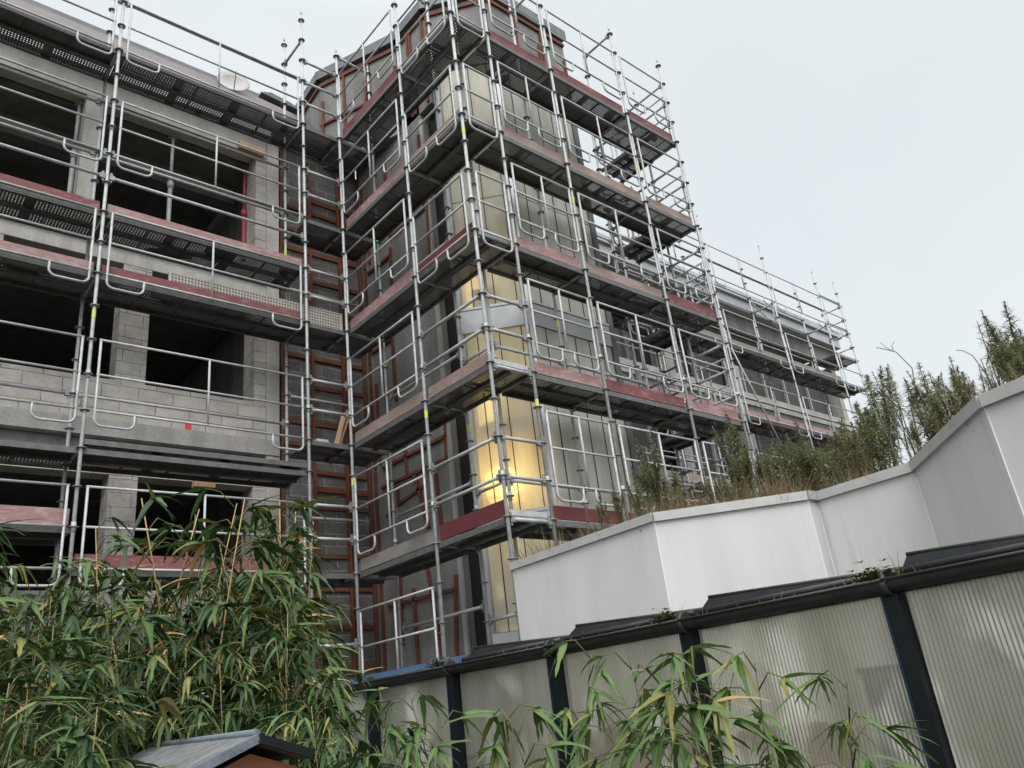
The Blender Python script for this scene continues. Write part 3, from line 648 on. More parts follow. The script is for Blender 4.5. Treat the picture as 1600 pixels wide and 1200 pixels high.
# tower front scaffold ----------------------------------------------
Y2, Y2i = 6.93, 7.66
XS = [6.87, 8.29, 10.27, 11.77]
s2 = thing('scaffold', 'tall scaffold across the tower front, its outer end free against the sky', 'scaffold', (8.3, Y2, 1.25), 'scaffolds round the building')
for x, zt, tg in zip(XS, (12.6, 12.9, 12.3, 12.3), (3.6, 7.35, 8.75, None)): standard(s2, x, Y2, 1.27, zt, tagz=tg)
for x, zt, tg in zip(XS[1:], (12.45, 12.2, 12.0), (5.45, None, None)): standard(s2, x, Y2i, 1.27, zt, tagz=tg)
for x in (11.04, 11.77): standard(s2, x, 8.4, 1.27, 12.2)
for z in (10.1, 8.1, 6.1, 4.1, 2.1):
    for i in range(3):
        deck(s2, XS[i], Y2, XS[i+1], Y2i-.02, z, 'x'); frame(s2, (XS[i], Y2), (XS[i+1], Y2), z+1.45, midbar=i == 1 or i == 0)
        transom(s2, (XS[i+1], Y2), (XS[i+1], Y2i), z-.03)
    if z > 5: frame(s2, (X1, Y2), (XS[0], Y2), z+1.0, midbar=False, full=True)
    else:
        for dz in (.5, 1.0): ledger(s2, (X1, Y2, z+dz), (XS[0], Y2, z+dz))
        ledger(s2, (X1i, Y2i, z+.72), (XS[1], Y2i, z+.72)); ledger(s2, (XS[1], Y2i, z+.72), (XS[2], Y2i, z+.72))
    deck(s2, 11.06, Y2i, 11.77, 8.4, z, 'y')
    for dz in (.5, 1.0, 1.5): ledger(s2, (11.77, Y2, z+dz), (11.77, 8.4, z+dz))
    for dz in (.5, 1.0): ledger(s2, (11.04, Y2i, z+dz), (11.04, 8.4, z+dz)); ledger(s2, (11.04, 8.4, z+dz), (11.77, 8.4, z+dz))
    frame(s2, (11.04, 8.4), (11.77, 8.4), z+1.45, midbar=False, out=(0, 1), full=True); frame(s2, (11.77, Y2), (11.77, 8.4), z+1.25, midbar=True, out=(1, 0))
    ledger(s2, (10.27, Y2i, z+.5), (11.04, Y2i, z+.5)); ledger(s2, (10.27, Y2i, z+1), (11.04, Y2i, z+1))
    mats = {10.1: ('toe_red',)*3, 8.1: ('toe_wood', 'toe_wood', 'toe_wood'), 6.1: ('toe_pink', 'toe_wood', 'toe_red'), 4.1: ('toe_pink', 'toe_red', 'toe_pink'), 2.1: ('toe_dark', 'toe_dark', 'toe_red')}[z]
    for i in range(3): toe(s2, (XS[i], Y2+.05), (XS[i+1], Y2+.05), z+.02, mats[i], .17)
    toe(s2, (X1+.02, Y2+.05), (XS[0], Y2+.05), z+.02, 'galv', .07)
for x in XS[1:3]: transom(s2, (x, Y2), (x, Y2i), 12.1)

# right wing scaffold ------------------------------------------------
Y3, Y3i = 9.95, 10.68
s3 = thing('scaffold', 'long scaffold before the low right wing, thin tubes rising over its roof edge', 'scaffold', (20, Y3, 1.25), 'scaffolds round the building')
XR3 = [10.9, 13.98, 17.05, 20.1, 23.2, 24.6]
for x in XR3: standard(s3, x, Y3, 1.27, 12.1)
for x in XR3[:-1]: standard(s3, x, Y3i, 1.27, 12.05)
for i in range(5):
    a, b = XR3[i], XR3[i+1]
    for z in (8.1, 6.1, 4.1) + ((9.1,) if i == 4 else ()):
        deck(s3, a, Y3, b, Y3i, z, 'x')
        if i < 4: toe(s3, (a, Y3+.05), (b, Y3+.05), z+.02, {8.1: 'toe_grey', 6.1: 'toe_pink', 4.1: 'toe_wood'}[z], .17)
    for zt in (11.1, 9.1, 7.1, 5.1, 3.1): frame(s3, (a, Y3), (b, Y3), zt, midbar=i < 4)
    if i < 4:
        for z in (10.6, 10.1): ledger(s3, (a, Y3i, z), (b, Y3i, z))
        ledger(s3, (a, Y3, 10.6), (b, Y3, 10.6))
    for z in (8.1, 6.1, 4.1, 10.1): transom(s3, (a, Y3), (a, Y3i), z-.03)
for z in (11.6, 11.1, 10.6, 10.1, 9.6): ledger(s3, (24.6, Y3, z-.5), (24.6, Y3i, z-.5))
for z in (11.1, 10.1): ledger(s3, (23.2, Y3, z+.1), (24.6, Y3, z+.1))
for a, b in ((17.05, 18.6), (20.1, 21.6)):
    brace(s3, (a, Y3i+.05, 10.6), (b, Y3i+.05, 9.9))
brace(s3, at(1142, 543, y=Y3-.06), at(1226, 704, y=Y3-.06))
for i in range(4):
    a, b = XR3[i], XR3[i+1]
    for zt in (9.1, 7.1, 5.1): frame(s3, (a, Y3i), (b, Y3i), zt, out=(0, 1))
    for z in (8.6, 6.6, 4.6): ledger(s3, (a, Y3, z), (b, Y3, z))
for x, y in ((10.2, 9.3), (11.04, 9.6), (11.77, 9.6)):
    standard(s3, x, y, 1.27, 11.2 if x < 11.5 else 9.6)
for z in (2.6, 4.6, 6.6, 8.6):
    for dz in (0, .5, 1.0): ledger(s3, (11.04, 9.6, z+dz), (11.77, 9.6, z+dz)); ledger(s3, (10.2, 9.3, z+dz), (10.9, Y3i-.02, z+dz))
    deck(s3, 10.25, 9.3, 11.0, 9.93, z-.5, 'x')
for x in (18.3, 21.4): 
    MB().pipe([(x, Y3i, 10.1), (x, Y3i, 10.6)], .02, 6).build('roof_strut', 'galv', s3)

# loose things on the scaffold and roof
pt = MB(); pa, pb = at(263, 437, y=10.52), at(560, 500, y=10.52)
pt.bar((pa.x, 10.52, 6.31), (6.1, 10.52, 6.31), .03, .33)
for i in range(58):
    for j in range(6):
        x = pa.x+.04+i*(6.02-pa.x)/58
        pt.bar((x, 10.502, 6.18+j*.052), (x+.022, 10.502, 6.18+j*.052), .012, .018, 1)
po = pt.build('steel_plank', ['perf_tan', 'galv_dark'])
tag(po, 'dusty spare perforated steel plank leaning on edge behind the red toe board', 'plank')
tb_ = MB(); tb_.bar((5.98, 10.66, 4.115), (6.14, 10.62, 4.72), .12, .03, up=(1,0,0)); tb_.bar((6.03, 10.72, 4.115), (6.20, 10.64, 4.66), .13, .03, up=(1,0,0))
tag(tb_.build('timber_offcut', 'pine'), 'bright pine board ends leaning upright on the corner scaffold deck', 'timber')
bk = MB().box((5.55, 10.45, 4.112), (5.75, 10.62, 4.16)).build('steel_bracket', 'galv'); tag(bk, 'small flat steel bracket lying on the corner deck beside the pine ends', 'bracket')
dp = at(365, 127, y=12.3)
ds = thing('satellite_dish', 'pale round satellite dish on the brown roof behind the top guardrail', 'satellite dish', dp)
dm = MB(); n = 28
ax = Vector((-.25, -1, .25)).normalized(); e1 = ax.cross(Vector((0,0,1))).normalized(); e2 = e1.cross(ax)
rings = [(0, .08), (.12, .07), (.23, .035), (.32, 0)]
vs = [dp - ax*.10 if False else dp + ax*(-h) for rr, h in rings[:1]]
for rr, h in rings[1:]: vs += [dp - ax*h + (e1*math.cos(2*math.pi*k/n)+e2*math.sin(2*math.pi*k/n))*rr for k in range(n)]
fs = [(0, 1+k, 1+(k+1) % n) for k in range(n)]
for q in range(2): fs += [(1+q*n+k, 1+(q+1)*n+k, 1+(q+1)*n+(k+1) % n, 1+q*n+(k+1) % n) for k in range(n)]
dm.add(vs, fs, 0, True); do = dm.build('reflector', 'dish', ds)
sf = do.modifiers.new('thick', 'SOLIDIFY'); sf.thickness = .012
MB().pipe([dp-ax*.08, dp-ax*.2+Vector((.03,.0,-.2)), dp+Vector((.05,.15,-.55))], .02, 8).build('mast', 'galv_dark', ds)
MB().pipe([dp+e2*-.3, dp+ax*.32-e2*.12], .009, 6).build('feed_arm', 'galv_dark', ds)
pA = at(425, 152, y=11.9)
st = MB()
for k in range(4): st.bar((pA.x-.28+.07*k, 11.85+.02*k, pA.z-.10+.045*k), (pA.x+.55-.05*k, 11.85+.02*k, pA.z-.16+.045*k), .16, .03)
tag(st.build('sheet_stack', 'zinc_dark'), 'stack of dark roofing sheets lying at the right end of the brown roof', 'roof sheets')

# ------------------------------------------------------------------ low building with the white parapet
H = 1.4
V = [(at(px, py, z=H).x, at(px, py, z=H).y) for px, py in [(800,880),(1020,802),(1258,768),(1272,770),(1425,722),(1532,618),(1600,590)]]
dx, dy = V[6][0]-V[5][0], V[6][1]-V[5][1]; V += [(V[6][0]+dx*9, V[6][1]+dy*9)]
lb = thing('low_building', 'low flat roofed building with zigzag white cladding wall and grey cap, behind the greenhouse', 'building', (7, 4, GZ))
FULL = [(7.3, 7.55)] + V
for i in range(len(FULL)-1):
    a, b = Vector((*FULL[i], 0)), Vector((*FULL[i+1], 0)); d = (b-a).normalized(); nn = Vector((d.y, -d.x, 0))     # right hand side = inside?
    if nn.dot(Vector((12, 4, 0))-a) < 0: nn = -nn
    q = [a, b, b+nn*.12, a+nn*.12]
    MB().add([p+Vector((0,0,z)) for z in (GZ, H-.07) for p in q], [(0,1,2,3),(7,6,5,4),(0,4,5,1),(1,5,6,2),(2,6,7,3),(3,7,4,0)]).build('wall_panel', 'white', lb)
    q = [a-nn*.03, b-nn*.03, b+nn*.2, a+nn*.2]
    MB().add([p+Vector((0,0,z)) for z in (H-.075+.004*(i % 2), H+.004*(i % 2)) for p in q], [(0,1,2,3),(7,6,5,4),(0,4,5,1),(1,5,6,2),(2,6,7,3),(3,7,4,0)]).build('cap', 'cap', lb)
for i in (2, 3, 4, 5, 6): MB().pipe([(*FULL[i], GZ), (*FULL[i], H-.08)], .005, 6).build('corner_bead', 'render_white', lb)
inner = [(x+.1, y) for x, y in FULL]
MB().prism(inner + [(9, V[-1][1]), (30, V[-1][1]), (30, 9.4), (11.9, 11.3), (10, 11.3), (10, 8.05), (7.6, 8.05)], GZ+.01, 1.25).build('roof', 'soil', lb)

# ------------------------------------------------------------------ greenhouse
GX = 4.0
gpx = [(580,1075),(705,1048),(862,1012),(1070,968),(1385,905)]
gy = [at(*p, x=GX).y for p in gpx]; gy = [gy[0]+(gy[0]-gy[1])] + gy + [gy[-1]-1.2, gy[-1]-2.4]
GT = .36
gh = thing('greenhouse', 'lean-to greenhouse with ribbed translucent wall sheets between dark blue posts, in the right foreground', 'greenhouse', (GX, 4, GZ))
for y in gy:
    p_ = MB(); p_.box((GX-.02, y-.04, GZ), (GX+.09, y+.04, GT-.055), 0); p_.box((GX-.026, y+.03, GZ), (GX+.04, y+.044, GT-.056), 1)
    p_.build('post', ['navy', 'navy_edge'], gh)
for i in range(len(gy)-1):
    y1, y0 = gy[i], gy[i+1]
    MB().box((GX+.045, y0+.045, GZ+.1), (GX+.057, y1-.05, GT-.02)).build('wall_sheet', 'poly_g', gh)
    MB().box((GX+.05, y0+.06, GT+.02), (5.05, y1-.06, GT+.03)).build('roof_sheet', 'poly_roof', gh)
    MB().box((GX+.02, y0+.06, GZ), (GX+.08, y1-.062, GZ+.1)).build('base_rail', 'navy', gh)
    if i >= 2:                                             # raised roof vents, each a little wedge higher at its far end
        vb = MB(); a, b = y0-.04, y1-.03
        zA, zB = GT+.07, GT+.135
        vs = [(GX+.09,a,GT+.035),(GX+.09,b,GT+.035),(GX+.62,b,GT+.035),(GX+.62,a,GT+.035),(GX+.24,a,zA),(GX+.24,b,zB),(GX+.62,b,zB+.03),(GX+.62,a,zA+.03)]
        vb.add(vs, [(0,3,2,1),(4,5,6,7),(0,1,5,4),(1,2,6,5),(2,3,7,6),(3,0,4,7)]); vo = vb.build('roof_vent', 'slate', gh)
        MB().pipe([(GX+.085,a+.02,GT+.05),(GX+.085,b-.02,GT+.05)], .018, 6).build('vent_rail', 'gutter', vo)
        MB().pipe([(GX+.24,a,zA+.004),(GX+.24,b,zB+.004)], .012, 6).build('vent_edge', 'gutter', vo)
    else:
        MB().add([(GX+.09,y0,GT+.04),(GX+.09,y1,GT+.04),(GX+.5,y1,GT+.13),(GX+.5,y0,GT+.13)], [(0,3,2,1)]).build('roof_flashing', 'navy_face', gh)
for i in range(len(gy)-1):
    g = MB(); y1, y0 = gy[i]-.0, gy[i+1]+.0; prof = [(math.cos(a)*.06, math.sin(a)*.06) for a in [math.pi+math.pi*k/8 for k in range(9)]]
    vs = [(GX-.01+px, yy, GT+.01+pz) for yy in (y0, y1) for px, pz in prof]
    g.add(vs, [(k, k+1, 10+k, 9+k) for k in range(8)], 0, True)
    g.pipe([(GX-.07, y0, GT+.012), (GX-.07, y1, GT+.012)], .009, 6); g.pipe([(GX+.05, y0, GT+.012), (GX+.05, y1, GT+.012)], .008, 6)
    g.build('gutter', 'gutter', gh)
for y in gy[1:]:
    MB().pipe([(GX-.01, y-.02, GT-.004), (GX-.01, y+.02, GT-.004)], .063, 12).build('gutter_joint', 'gutter', gh)
MB().box((GX-.01, gy[-1], GT-.052), (GX+.1, gy[0], GT-.048)).build('eaves_rail', 'navy', gh)
MB().box((GX+.06, gy[-1], GT-.047), (GX+.12, gy[0], GT+.03)).build('eaves_beam', 'slate', gh)
MB().add([(GX, gy[-1], GZ+.02), (5.3, gy[-1], GZ+.02), (5.3, gy[0], GZ+.02), (GX, gy[0], GZ+.02)], [(0,1,2,3)]).build('floor', 'rib_tan', gh)
def inside(name, a, b, mat, label, cat): tag(MB().box(a, b).build(name, mat), label, cat)
gb = thing('greenhouse_bench', 'brown timber bench seen blurred through the ribbed greenhouse sheets', 'bench', (4.55, 3.2, GZ))
MB().box((4.3, .4, -.66), (4.8, 6.8, -.6)).build('bench_top', 'box_brown', gb)
for y in (.6, 1.9, 3.2, 4.5, 5.8): MB().box((4.35, y, GZ+.03), (4.42, y+.07, -.665)).build('leg', 'box_brown', gb)
MB().box((4.74, .4, GZ+.03), (4.79, 6.8, -.67)).build('back_board', 'box_brown', gb)
for (y0, y1, z0, z1, mt, lab) in ((.9, 1.35, GZ, -.08, 'box_brown', 'tall brown carton behind the rightmost greenhouse sheet'), (2.3, 2.9, GZ, -.26, 'box_brown', 'low wide brown carton behind the wide sheet'),
        (3.15, 4.1, GZ, -.2, 'box_brown', 'brown carton behind the middle greenhouse sheet'), (4.5, 5.3, GZ, -.3, 'box_brown', 'brown carton left of the second blue post'), (5.6, 6.3, GZ, -.36, 'box_brown', 'brown carton behind the leftmost clear sheet')):
    t = thing('carton', lab, 'box', (GX+.2, (y0+y1)/2, z0))
    MB().box((GX+.09, y0, z0+.022), (GX+.2, y1, z1)).build('body', mt, t); MB().box((GX+.085, y0+.1, z1), (GX+.205, y1-.1, z1+.012)).build('lid', mt, t)
dk = thing('folded_shade', 'dark folded shade standing behind the wide sheet beside the thick blue post', 'shade', (GX+.2, 2.1, GZ))
MB().box((GX+.3, 1.9, GZ+.022), (GX+.37, 2.2, -.04)).build('cloth', 'concrete_grey', dk); MB().box((GX+.29, 1.88, -.04), (GX+.38, 2.22, -.01)).build('top_bar', 'galv_dark', dk)
# ------------------------------------------------------------------ garden shed, bottom left
def ray(px, py): return r*((px-800)/F) + u*(-(py-600)/F) + f
fa = far(401, 1147, 2.6)
ba = far(232, 1180, 4.0); ba.z = fa.z+.01
rdv = Vector((ba.x-fa.x, ba.y-fa.y, 0)).normalized(); sv = Vector((-rdv.y, rdv.x, 0))
if sv.dot(fa) > 0: sv = -sv                                  # towards the viewer
mm_ = Matrix((sv, Vector((0,0,-1)), -ray(288, 1206))).transposed()
k_ = mm_.inverted() @ (-fa)
slope = k_[1]/k_[0]; half = .5
sh = thing('garden_shed', 'small terracotta plastic garden shed with weathered slate blue gable roof, at the lower left edge', 'shed', (fa.x, fa.y, GZ))
def roofside(s):
    hf = half if s > 0 else .16
    e = sv*hf*s; dz = Vector((0,0,-slope*hf)); th = Vector((0,0,-.025)); sk = Vector()
    vs = [fa, ba, ba+e+dz+sk, fa+e+dz+sk]; vs = vs + [v+th for v in vs]
    o = MB().add(vs, [(0,1,2,3),(7,6,5,4),(0,4,5,1),(1,5,6,2),(2,6,7,3),(3,7,4,0)]).build('roof_panel', 'shed_roof', sh)
    MB().bar(fa+Vector((0,0,-.012))-rdv*.012, fa+e+dz+sk+Vector((0,0,-.012))-rdv*.012, .03, .024).build('edge_trim', 'shed_edge' if s > 0 else 'navy', o)
for s in (-1, 1): roofside(s)
MB().pipe([fa+Vector((0,0,.002)), ba+Vector((0,0,.002))], .012, 8).build('ridge_cap', 'shed_edge', sh)
g0 = fa+rdv*.06; hw = half*.9
prof = [g0+Vector((0,0,-.05)), g0+sv*hw+Vector((0,0,-.05-slope*hw)), Vector((*(g0+sv*hw).xy, GZ)), Vector((*(g0-sv*.14).xy, GZ)), g0-sv*.14+Vector((0,0,-.05-slope*.14))]
back = [p+(ba-fa)*.85 for p in prof]
MB().add(prof+back, [(0,1,2,3,4), (9,8,7,6,5)]+[(i, 5+i, 5+(i+1) % 5, (i+1) % 5) for i in range(5)]).build('body', 'shed_body', sh)
for k in range(4):
    c_ = g0 - rdv*.004 + Vector((0,0,-.10-.035*k)); w = .05+.03*k
    MB().bar(c_-sv*w, c_+sv*w, .012, .014).build('vent_slot', 'black', sh)

# ------------------------------------------------------------------ vegetation
def blade(mb, base, d, length, width, droop, mi, roll=0., seg=5):
    """one lanceolate leaf, folded along its midrib and bending under its weight"""
    d = Vector(d).normalized(); side = d.cross(Vector((0,0,1)))
    if side.length < .05: side = Vector((1,0,0))
    side.normalize()
    if roll: side = Matrix.Rotation(roll, 3, d) @ side
    vs = []; p = Vector(base); cur = d.copy()
    for i in range(seg+1):
        t = i/seg; w = width*(.18+1.0*math.sin(math.pi*min(1, t*1.25+.12)**.8) if t < .7 else 1.18*(1-t)/.3*.78)*.5
        if i == seg: w = .0006
        nn = side.cross(cur).normalized()
        vs += [p-side*w+nn*w*.25, p, p+side*w+nn*w*.25]
        cur = (cur + Vector((0,0,-droop/seg))).normalized(); p = p + cur*(length/seg)
    fs = []
    for i in range(seg): a = i*3; fs += [(a, a+1, a+4, a+3), (a+1, a+2, a+5, a+4)]
    o = len(mb.v)
    for i in range(seg+1):
        t = i/seg
        for j in range(3): mb.at[o+i*3+j] = (t, 1.0 if j == 1 else 0.0)
    mb.add(vs, fs, mi, True)
def culm_proto(height, fans, rng, leaf=.2, yellow=.12, bare=.4, spread=.45, thick=.0058):
    stem = MB(); fol = MB(); lean = Vector((rng.uniform(-.12,.12), rng.uniform(-.12,.12), 0))
    pos = lambda t: Vector((lean.x*t*t*height, lean.y*t*t*height, t*height))
    stem.pipe([pos(t/8) for t in range(9)], [thick*(1-.08*t) for t in range(9)], 6)
    for k in range(int(height/.28)):
        q = pos(min(.99, k*.28/height)); stem.pipe([q-Vector((0,0,.004)), q+Vector((0,0,.004))], thick*1.3*(1-.55*k*.28/height), 6)
    for i in range(fans):
        t = bare+(1-bare)*(i+rng.random()*.8)/fans; p = pos(min(t, .995)); az = rng.uniform(0, 6.28)
        bl = rng.uniform(.12, spread)*(1.1-.5*t)
        tip = p + Vector((math.cos(az)*bl, math.sin(az)*bl, bl*rng.uniform(.25, .9)))
        stem.pipe([p, (p+tip)/2+Vector((0,0,.03)), tip], [.0024, .002, .0014], 5, 1)
        old = rng.random() < yellow*1.3
        for j in range(rng.randint(4, 8)):
            a2 = az + rng.uniform(-1.15, 1.15); el = rng.uniform(-.95, .35)
            l = leaf*rng.uniform(.6, 1.25); x = rng.random()
            mi = (2 if x < .5 else 3 if x < .65 else 0) if old else (0 if x < .48 else 1 if x < .92 else 2)
            st_ = p.lerp(tip, rng.uniform(.8, 1))
            blade(fol, st_, (math.cos(a2)*math.cos(el), math.sin(a2)*math.cos(el), math.sin(el)), l, l*rng.uniform(.10, .15), rng.uniform(.15, 1.3), mi, rng.uniform(-.7, .7))
    return stem, fol
def plant_proto(name, stem, fol, smat, fmats, label, cat, group, stem_name='stem', fol_name='foliage'):
    t = thing(name, label, cat, (0, 0, 0), group)
    stem.build(stem_name, [smat, 'stalk'], t); fol.build(fol_name, fmats, t); return t
USED = set()
def place(proto, loc, rz, sc, label=None, group=None, tilt=(0, 0)):
    if proto.name not in USED: USED.add(proto.name); o = proto
    else:
        o = proto.copy(); C.objects.link(o)
        for ch in proto.children:
            c_ = ch.copy(); C.objects.link(c_); c_.parent = o
    o.location = loc; o.rotation_euler = (tilt[0], tilt[1], rz); o.scale = (sc,)*3
    if label: o['label'] = label
    if group: o['group'] = group
    return o
rng = random.Random(11)
LEAFM = ['leaf', 'leaf_b', 'leaf_y', 'leaf_t']
protos = []
for k in range(6):
    h = 2.0+.12*k
    protos.append((h, plant_proto('bamboo', *culm_proto(h, 62+k, rng, .155, .06, .25, .36), 'culm', LEAFM, 'leafy bamboo stem in the dense clump at the lower left', 'bamboo', 'bamboo clump at the lower left')))
protoS = []
for k in range(3):
    h = 1.9+.15*k
    protoS.append((h, plant_proto('bamboo', *culm_proto(h, 9, rng, .14, .12, .68, .22), 'culm_tan', LEAFM, 'slender tan bamboo cane with a few leaves at its tip, rising above the clump', 'bamboo', 'tall canes above the clump')))
def top_at(px, py, dist, hp, proto, **k):
    p = far(px, py, dist); sc = (p.z-GZ)/hp
    return place(proto, (p.x, p.y, GZ), rng.uniform(0, 6.28), sc, **k)
# crown line of the clump: px, py of the tips
crown = [(-40,870),(10,910),(60,910),(120,900),(165,905),(215,960),(262,950),(300,950),(350,910),(395,875),(428,850),(450,910),(330,910),(240,930),(90,910),(20,930),(140,880),(370,880),(410,860),(-20,880)]
for (px, py) in crown:
    d = rng.uniform(4.4, 5.6); h, pr = rng.choice(protos); top_at(px, py+rng.uniform(0, 30), d, h, pr)
front = [(-30,930),(40,960),(100,980),(150,1000),(60,1050),(210,985),(260,960),(300,1000),(350,950),(400,930),(440,950),(470,990),(500,1060),(480,1000),(420,1000),(370,1040),(20,1010),(120,1040),(250,1030),(310,1060),(80,1020),(180,1050),(-10,1060),(130,1080),(500,1070)]
for (px, py) in front:
    d = rng.uniform(3.3, 4.6); h, pr = rng.choice(protos); top_at(px, py+rng.uniform(-10, 20), d, h, pr)
for (px, py) in [(0,1110),(60,1130),(120,1120),(140,1105),(520,1100),(470,1130),(570,1120),(560,1160)]:
    d = rng.uniform(2.7, 3.2); h, pr = rng.choice(protos); top_at(px, py, d, h, pr)
for (px, py) in [(210,800),(280,790),(322,785),(310,800),(404,825),(430,780),(440,805),(492,910),(196,840),(458,800)]:
    d = rng.uniform(4.3, 5.6); h, pr = rng.choice(protoS); top_at(px, py, d, h, pr)
# loose young stems before the greenhouse, each with its own label
fg = [(733,1065,2.9,'young bamboo shoot before the second greenhouse sheet from the left'),
      (823,1030,2.7,'bamboo shoot with a star of fresh leaves left of the second blue post'),
      (790,1110,2.5,'low bamboo shoot left of the second blue post'),
      (905,1100,2.4,'bamboo shoot with arching yellow green leaves in front of the middle sheet'),
      (960,1130,2.3,'short bamboo shoot low in front of the middle greenhouse sheet'),
      (1022,1015,2.6,'tall thin bamboo shoot with small top leaves before the middle sheet'),
      (1045,1060,2.3,'bamboo shoot with broad drooping leaves left of the third blue post'),
      (1085,1035,2.2,'densest bamboo shoot with big leaves crossing the third blue post'),
      (1110,1100,2.1,'low broad leaved bamboo shoot at the foot of the third blue post'),
      (1145,1040,2.35,'bamboo shoot on a dark stem just right of the third blue post'),
      (1225,1075,2.4,'single dark stemmed bamboo shoot before the wide sheet right of the third post'),
      (1215,1150,2.3,'small bamboo shoot at the bottom edge before the wide sheet'),
      (1290,1165,2.3,'rightmost low bamboo shoot with narrow upright leaves'),
      (690,1120,2.9,'bamboo shoot leaning over the first blue post beside the clump'),
      (1000,1170,2.1,'lowest bamboo shoot below the middle greenhouse sheet')]
for i, (px, py, d, lab) in enumerate(fg):
    p = far(px, py, d); h = p.z-GZ
    st_, fo_ = culm_proto(h, 8 if i not in (7, 8, 6) else 13, rng, .125, .03, .74, .17, .004)
    pr = plant_proto('bamboo', st_, fo_, 'culm_dark', ['leaf_f', 'leaf', 'leaf_y', 'leaf_t'], lab, 'bamboo', 'young bamboo before the greenhouse'); pr.location = (p.x, p.y, GZ); pr.rotation_euler = (0, 0, rng.uniform(0, 6.28))

# weeds on the flat roof
def weed_proto(h, rng, full, mats):
    stem = MB(); fol = MB(); ln = Vector((rng.uniform(-.08,.08), rng.uniform(-.08,.08), 0))*h
    pos = lambda t: Vector((ln.x*t*t, ln.y*t*t, h*t))
    stem.pipe([pos(t/6) for t in range(7)], [.008*(1-.1*t) for t in range(7)], 5)
    axes = [(pos, .12, 1., 1.0)]
    for k in range(5 if full else 2):
        t0 = rng.uniform(.2, .6); az = rng.uniform(0, 6.28); L = h*rng.uniform(.25, .55)
        b0 = pos(t0); e = Vector((math.cos(az)*.28, math.sin(az)*.28, 1)).normalized()*L
        fn = (lambda b0, e: (lambda t: b0 + Vector((e.x*(t**.6), e.y*(t**.6), e.z*t))))(b0, e)
        stem.pipe([fn(t/4) for t in range(5)], .004, 4); axes.append((fn, .1, .7, .7))
    for fn, t0, dens, wd in axes:
        n = int(400*h*dens*(1 if full else .32))
        for i in range(n):
            t = t0+(1-t0)*(rng.random()**.75); p = fn(t); az = rng.uniform(0, 6.28)
            wid = (math.sin(math.pi*min(1, (t*1.02)**1.6))*.8+.3)*wd
            el = rng.uniform(-.1, 1.1); l = .085*wid*rng.uniform(.6, 1.3)*(1. if full or t > .72 else .45)
            mi = 2 if t > .93 else (1 if rng.random() < .3 else 0)
            if not full and t < .72: mi = 2 if rng.random() < .7 else 0
            blade(fol, p, (math.cos(az)*math.cos(el), math.sin(az)*math.cos(el), math.sin(el)), l, max(.007, l*.15), .8, mi, 0, 2)
    return stem, fol
WM = ['weed', 'weed_b', 'weed_d']; WM2 = ['weed_b', 'weed', 'weed_d']
wp = []
for k, (h, full, mm) in enumerate([(1., True, WM), (1.1, True, WM), (1., True, WM2), (1.2, False, WM), (1.25, False, WM), (1.1, False, WM2)]):
    lab = 'bushy green weed spike among the others on the flat roof' if full else 'thin half bare weed stalk with a dark tip on the flat roof'
    wp.append((h, plant_proto('weed', *weed_proto(h, rng, full, mm), 'twig', mm, lab, 'weed', 'bushy weeds on the flat roof' if full else 'bare weed stalks on the flat roof')))
def weed(px, py, dist, kind, label=None, ks=1.):
    h, pr = wp[kind]; p = far(px, py, dist); sc = (p.z-1.24)/h
    place(pr, (p.x, p.y, 1.24), rng.uniform(0, 6.28), sc, label, None, (rng.uniform(-.09, .09), rng.uniform(-.09, .09)))
for a in [(1010,680,8.2,0,'lone bushy weed in front of the tower scaffold, at the left of the roof plants'), (1000,715,8.0,1),(1022,725,8.1,2),(965,755,7.6,2),(940,775,7.4,2),(990,745,7.5,0),(1055,725,8.2,1),(1040,750,7.7,0),
          (1148,645,8.8,0,'tall bushy weed standing before the thick end pole of the tower scaffold'),(1160,690,8.2,1),(1135,705,8.0,2),(1180,700,8.4,1),(1118,735,7.6,0),(1095,740,7.6,2),(1200,690,8.6,0),(1215,672,8.8,1),(1228,690,8.5,0),(1250,655,9.2,0,'weed spike in front of the diagonal brace of the right scaffold'),(1243,680,8.6,2),(1262,678,8.5,1),(1275,690,8.0,0),
          (1290,672,8.6,1),(1305,655,9.0,0),(1318,645,9.2,1),(1330,660,8.8,2),(1342,575,9.4,0,'tall green weed spike hiding the foot of the last scaffold pole'),(1350,620,8.8,1),(1338,690,7.5,0),(1300,700,7.6,2),(1362,650,8.4,0)]: weed(*a)
for a in [(1362,578,9.0,3),(1380,600,8.8,4),(1390,588,8.4,3),(1400,600,8.6,4),(1378,640,8.0,5),(1410,640,8.0,3),(1427,570,8.6,1,'weed spike with a dark tuft below the bare forked twig'),(1432,610,8.0,0),(1425,650,7.4,1),(1447,585,8.2,5),(1455,574,8.4,3),(1462,600,7.6,4),(1470,595,7.4,2),(1482,564,7.8,1,'weed with a dark tip and rusty leaves beside the rising part of the white wall'),
          (1476,580,7.4,2),(1490,612,6.8,2),(1503,578,7.6,3),(1511,573,7.4,4),(1520,590,7.2,5),(1522,505,7.0,3,'leaning bare weed stalk with a dark tuft, left of the big bushy weeds'),(1530,560,6.6,4),(1538,570,6.8,3),(1545,540,6.8,4),(1552,482,6.6,0,'tallest bushy weed above the white wall near the right edge'),(1560,510,6.4,1),(1568,520,6.4,0),(1578,540,6.2,1),(1590,508,6.2,2,'brownish bushy weed at the right edge of the photo'),(1600,470,6.5,1),(1607,520,6.0,0),(1545,575,6.4,3),(1585,560,5.8,0)]: weed(*a)
gr = MB(); rg = random.Random(5)
W2 = [Vector(v) for v in FULL]
def near_wall(p):
    best = 9
    for a, b in zip(W2, W2[1:]):
        d = b-a; q = Vector(p.xy)-a; t = max(0, min(1, q.dot(d)/d.length_squared)); best = min(best, (q-d*t).length)
    return best
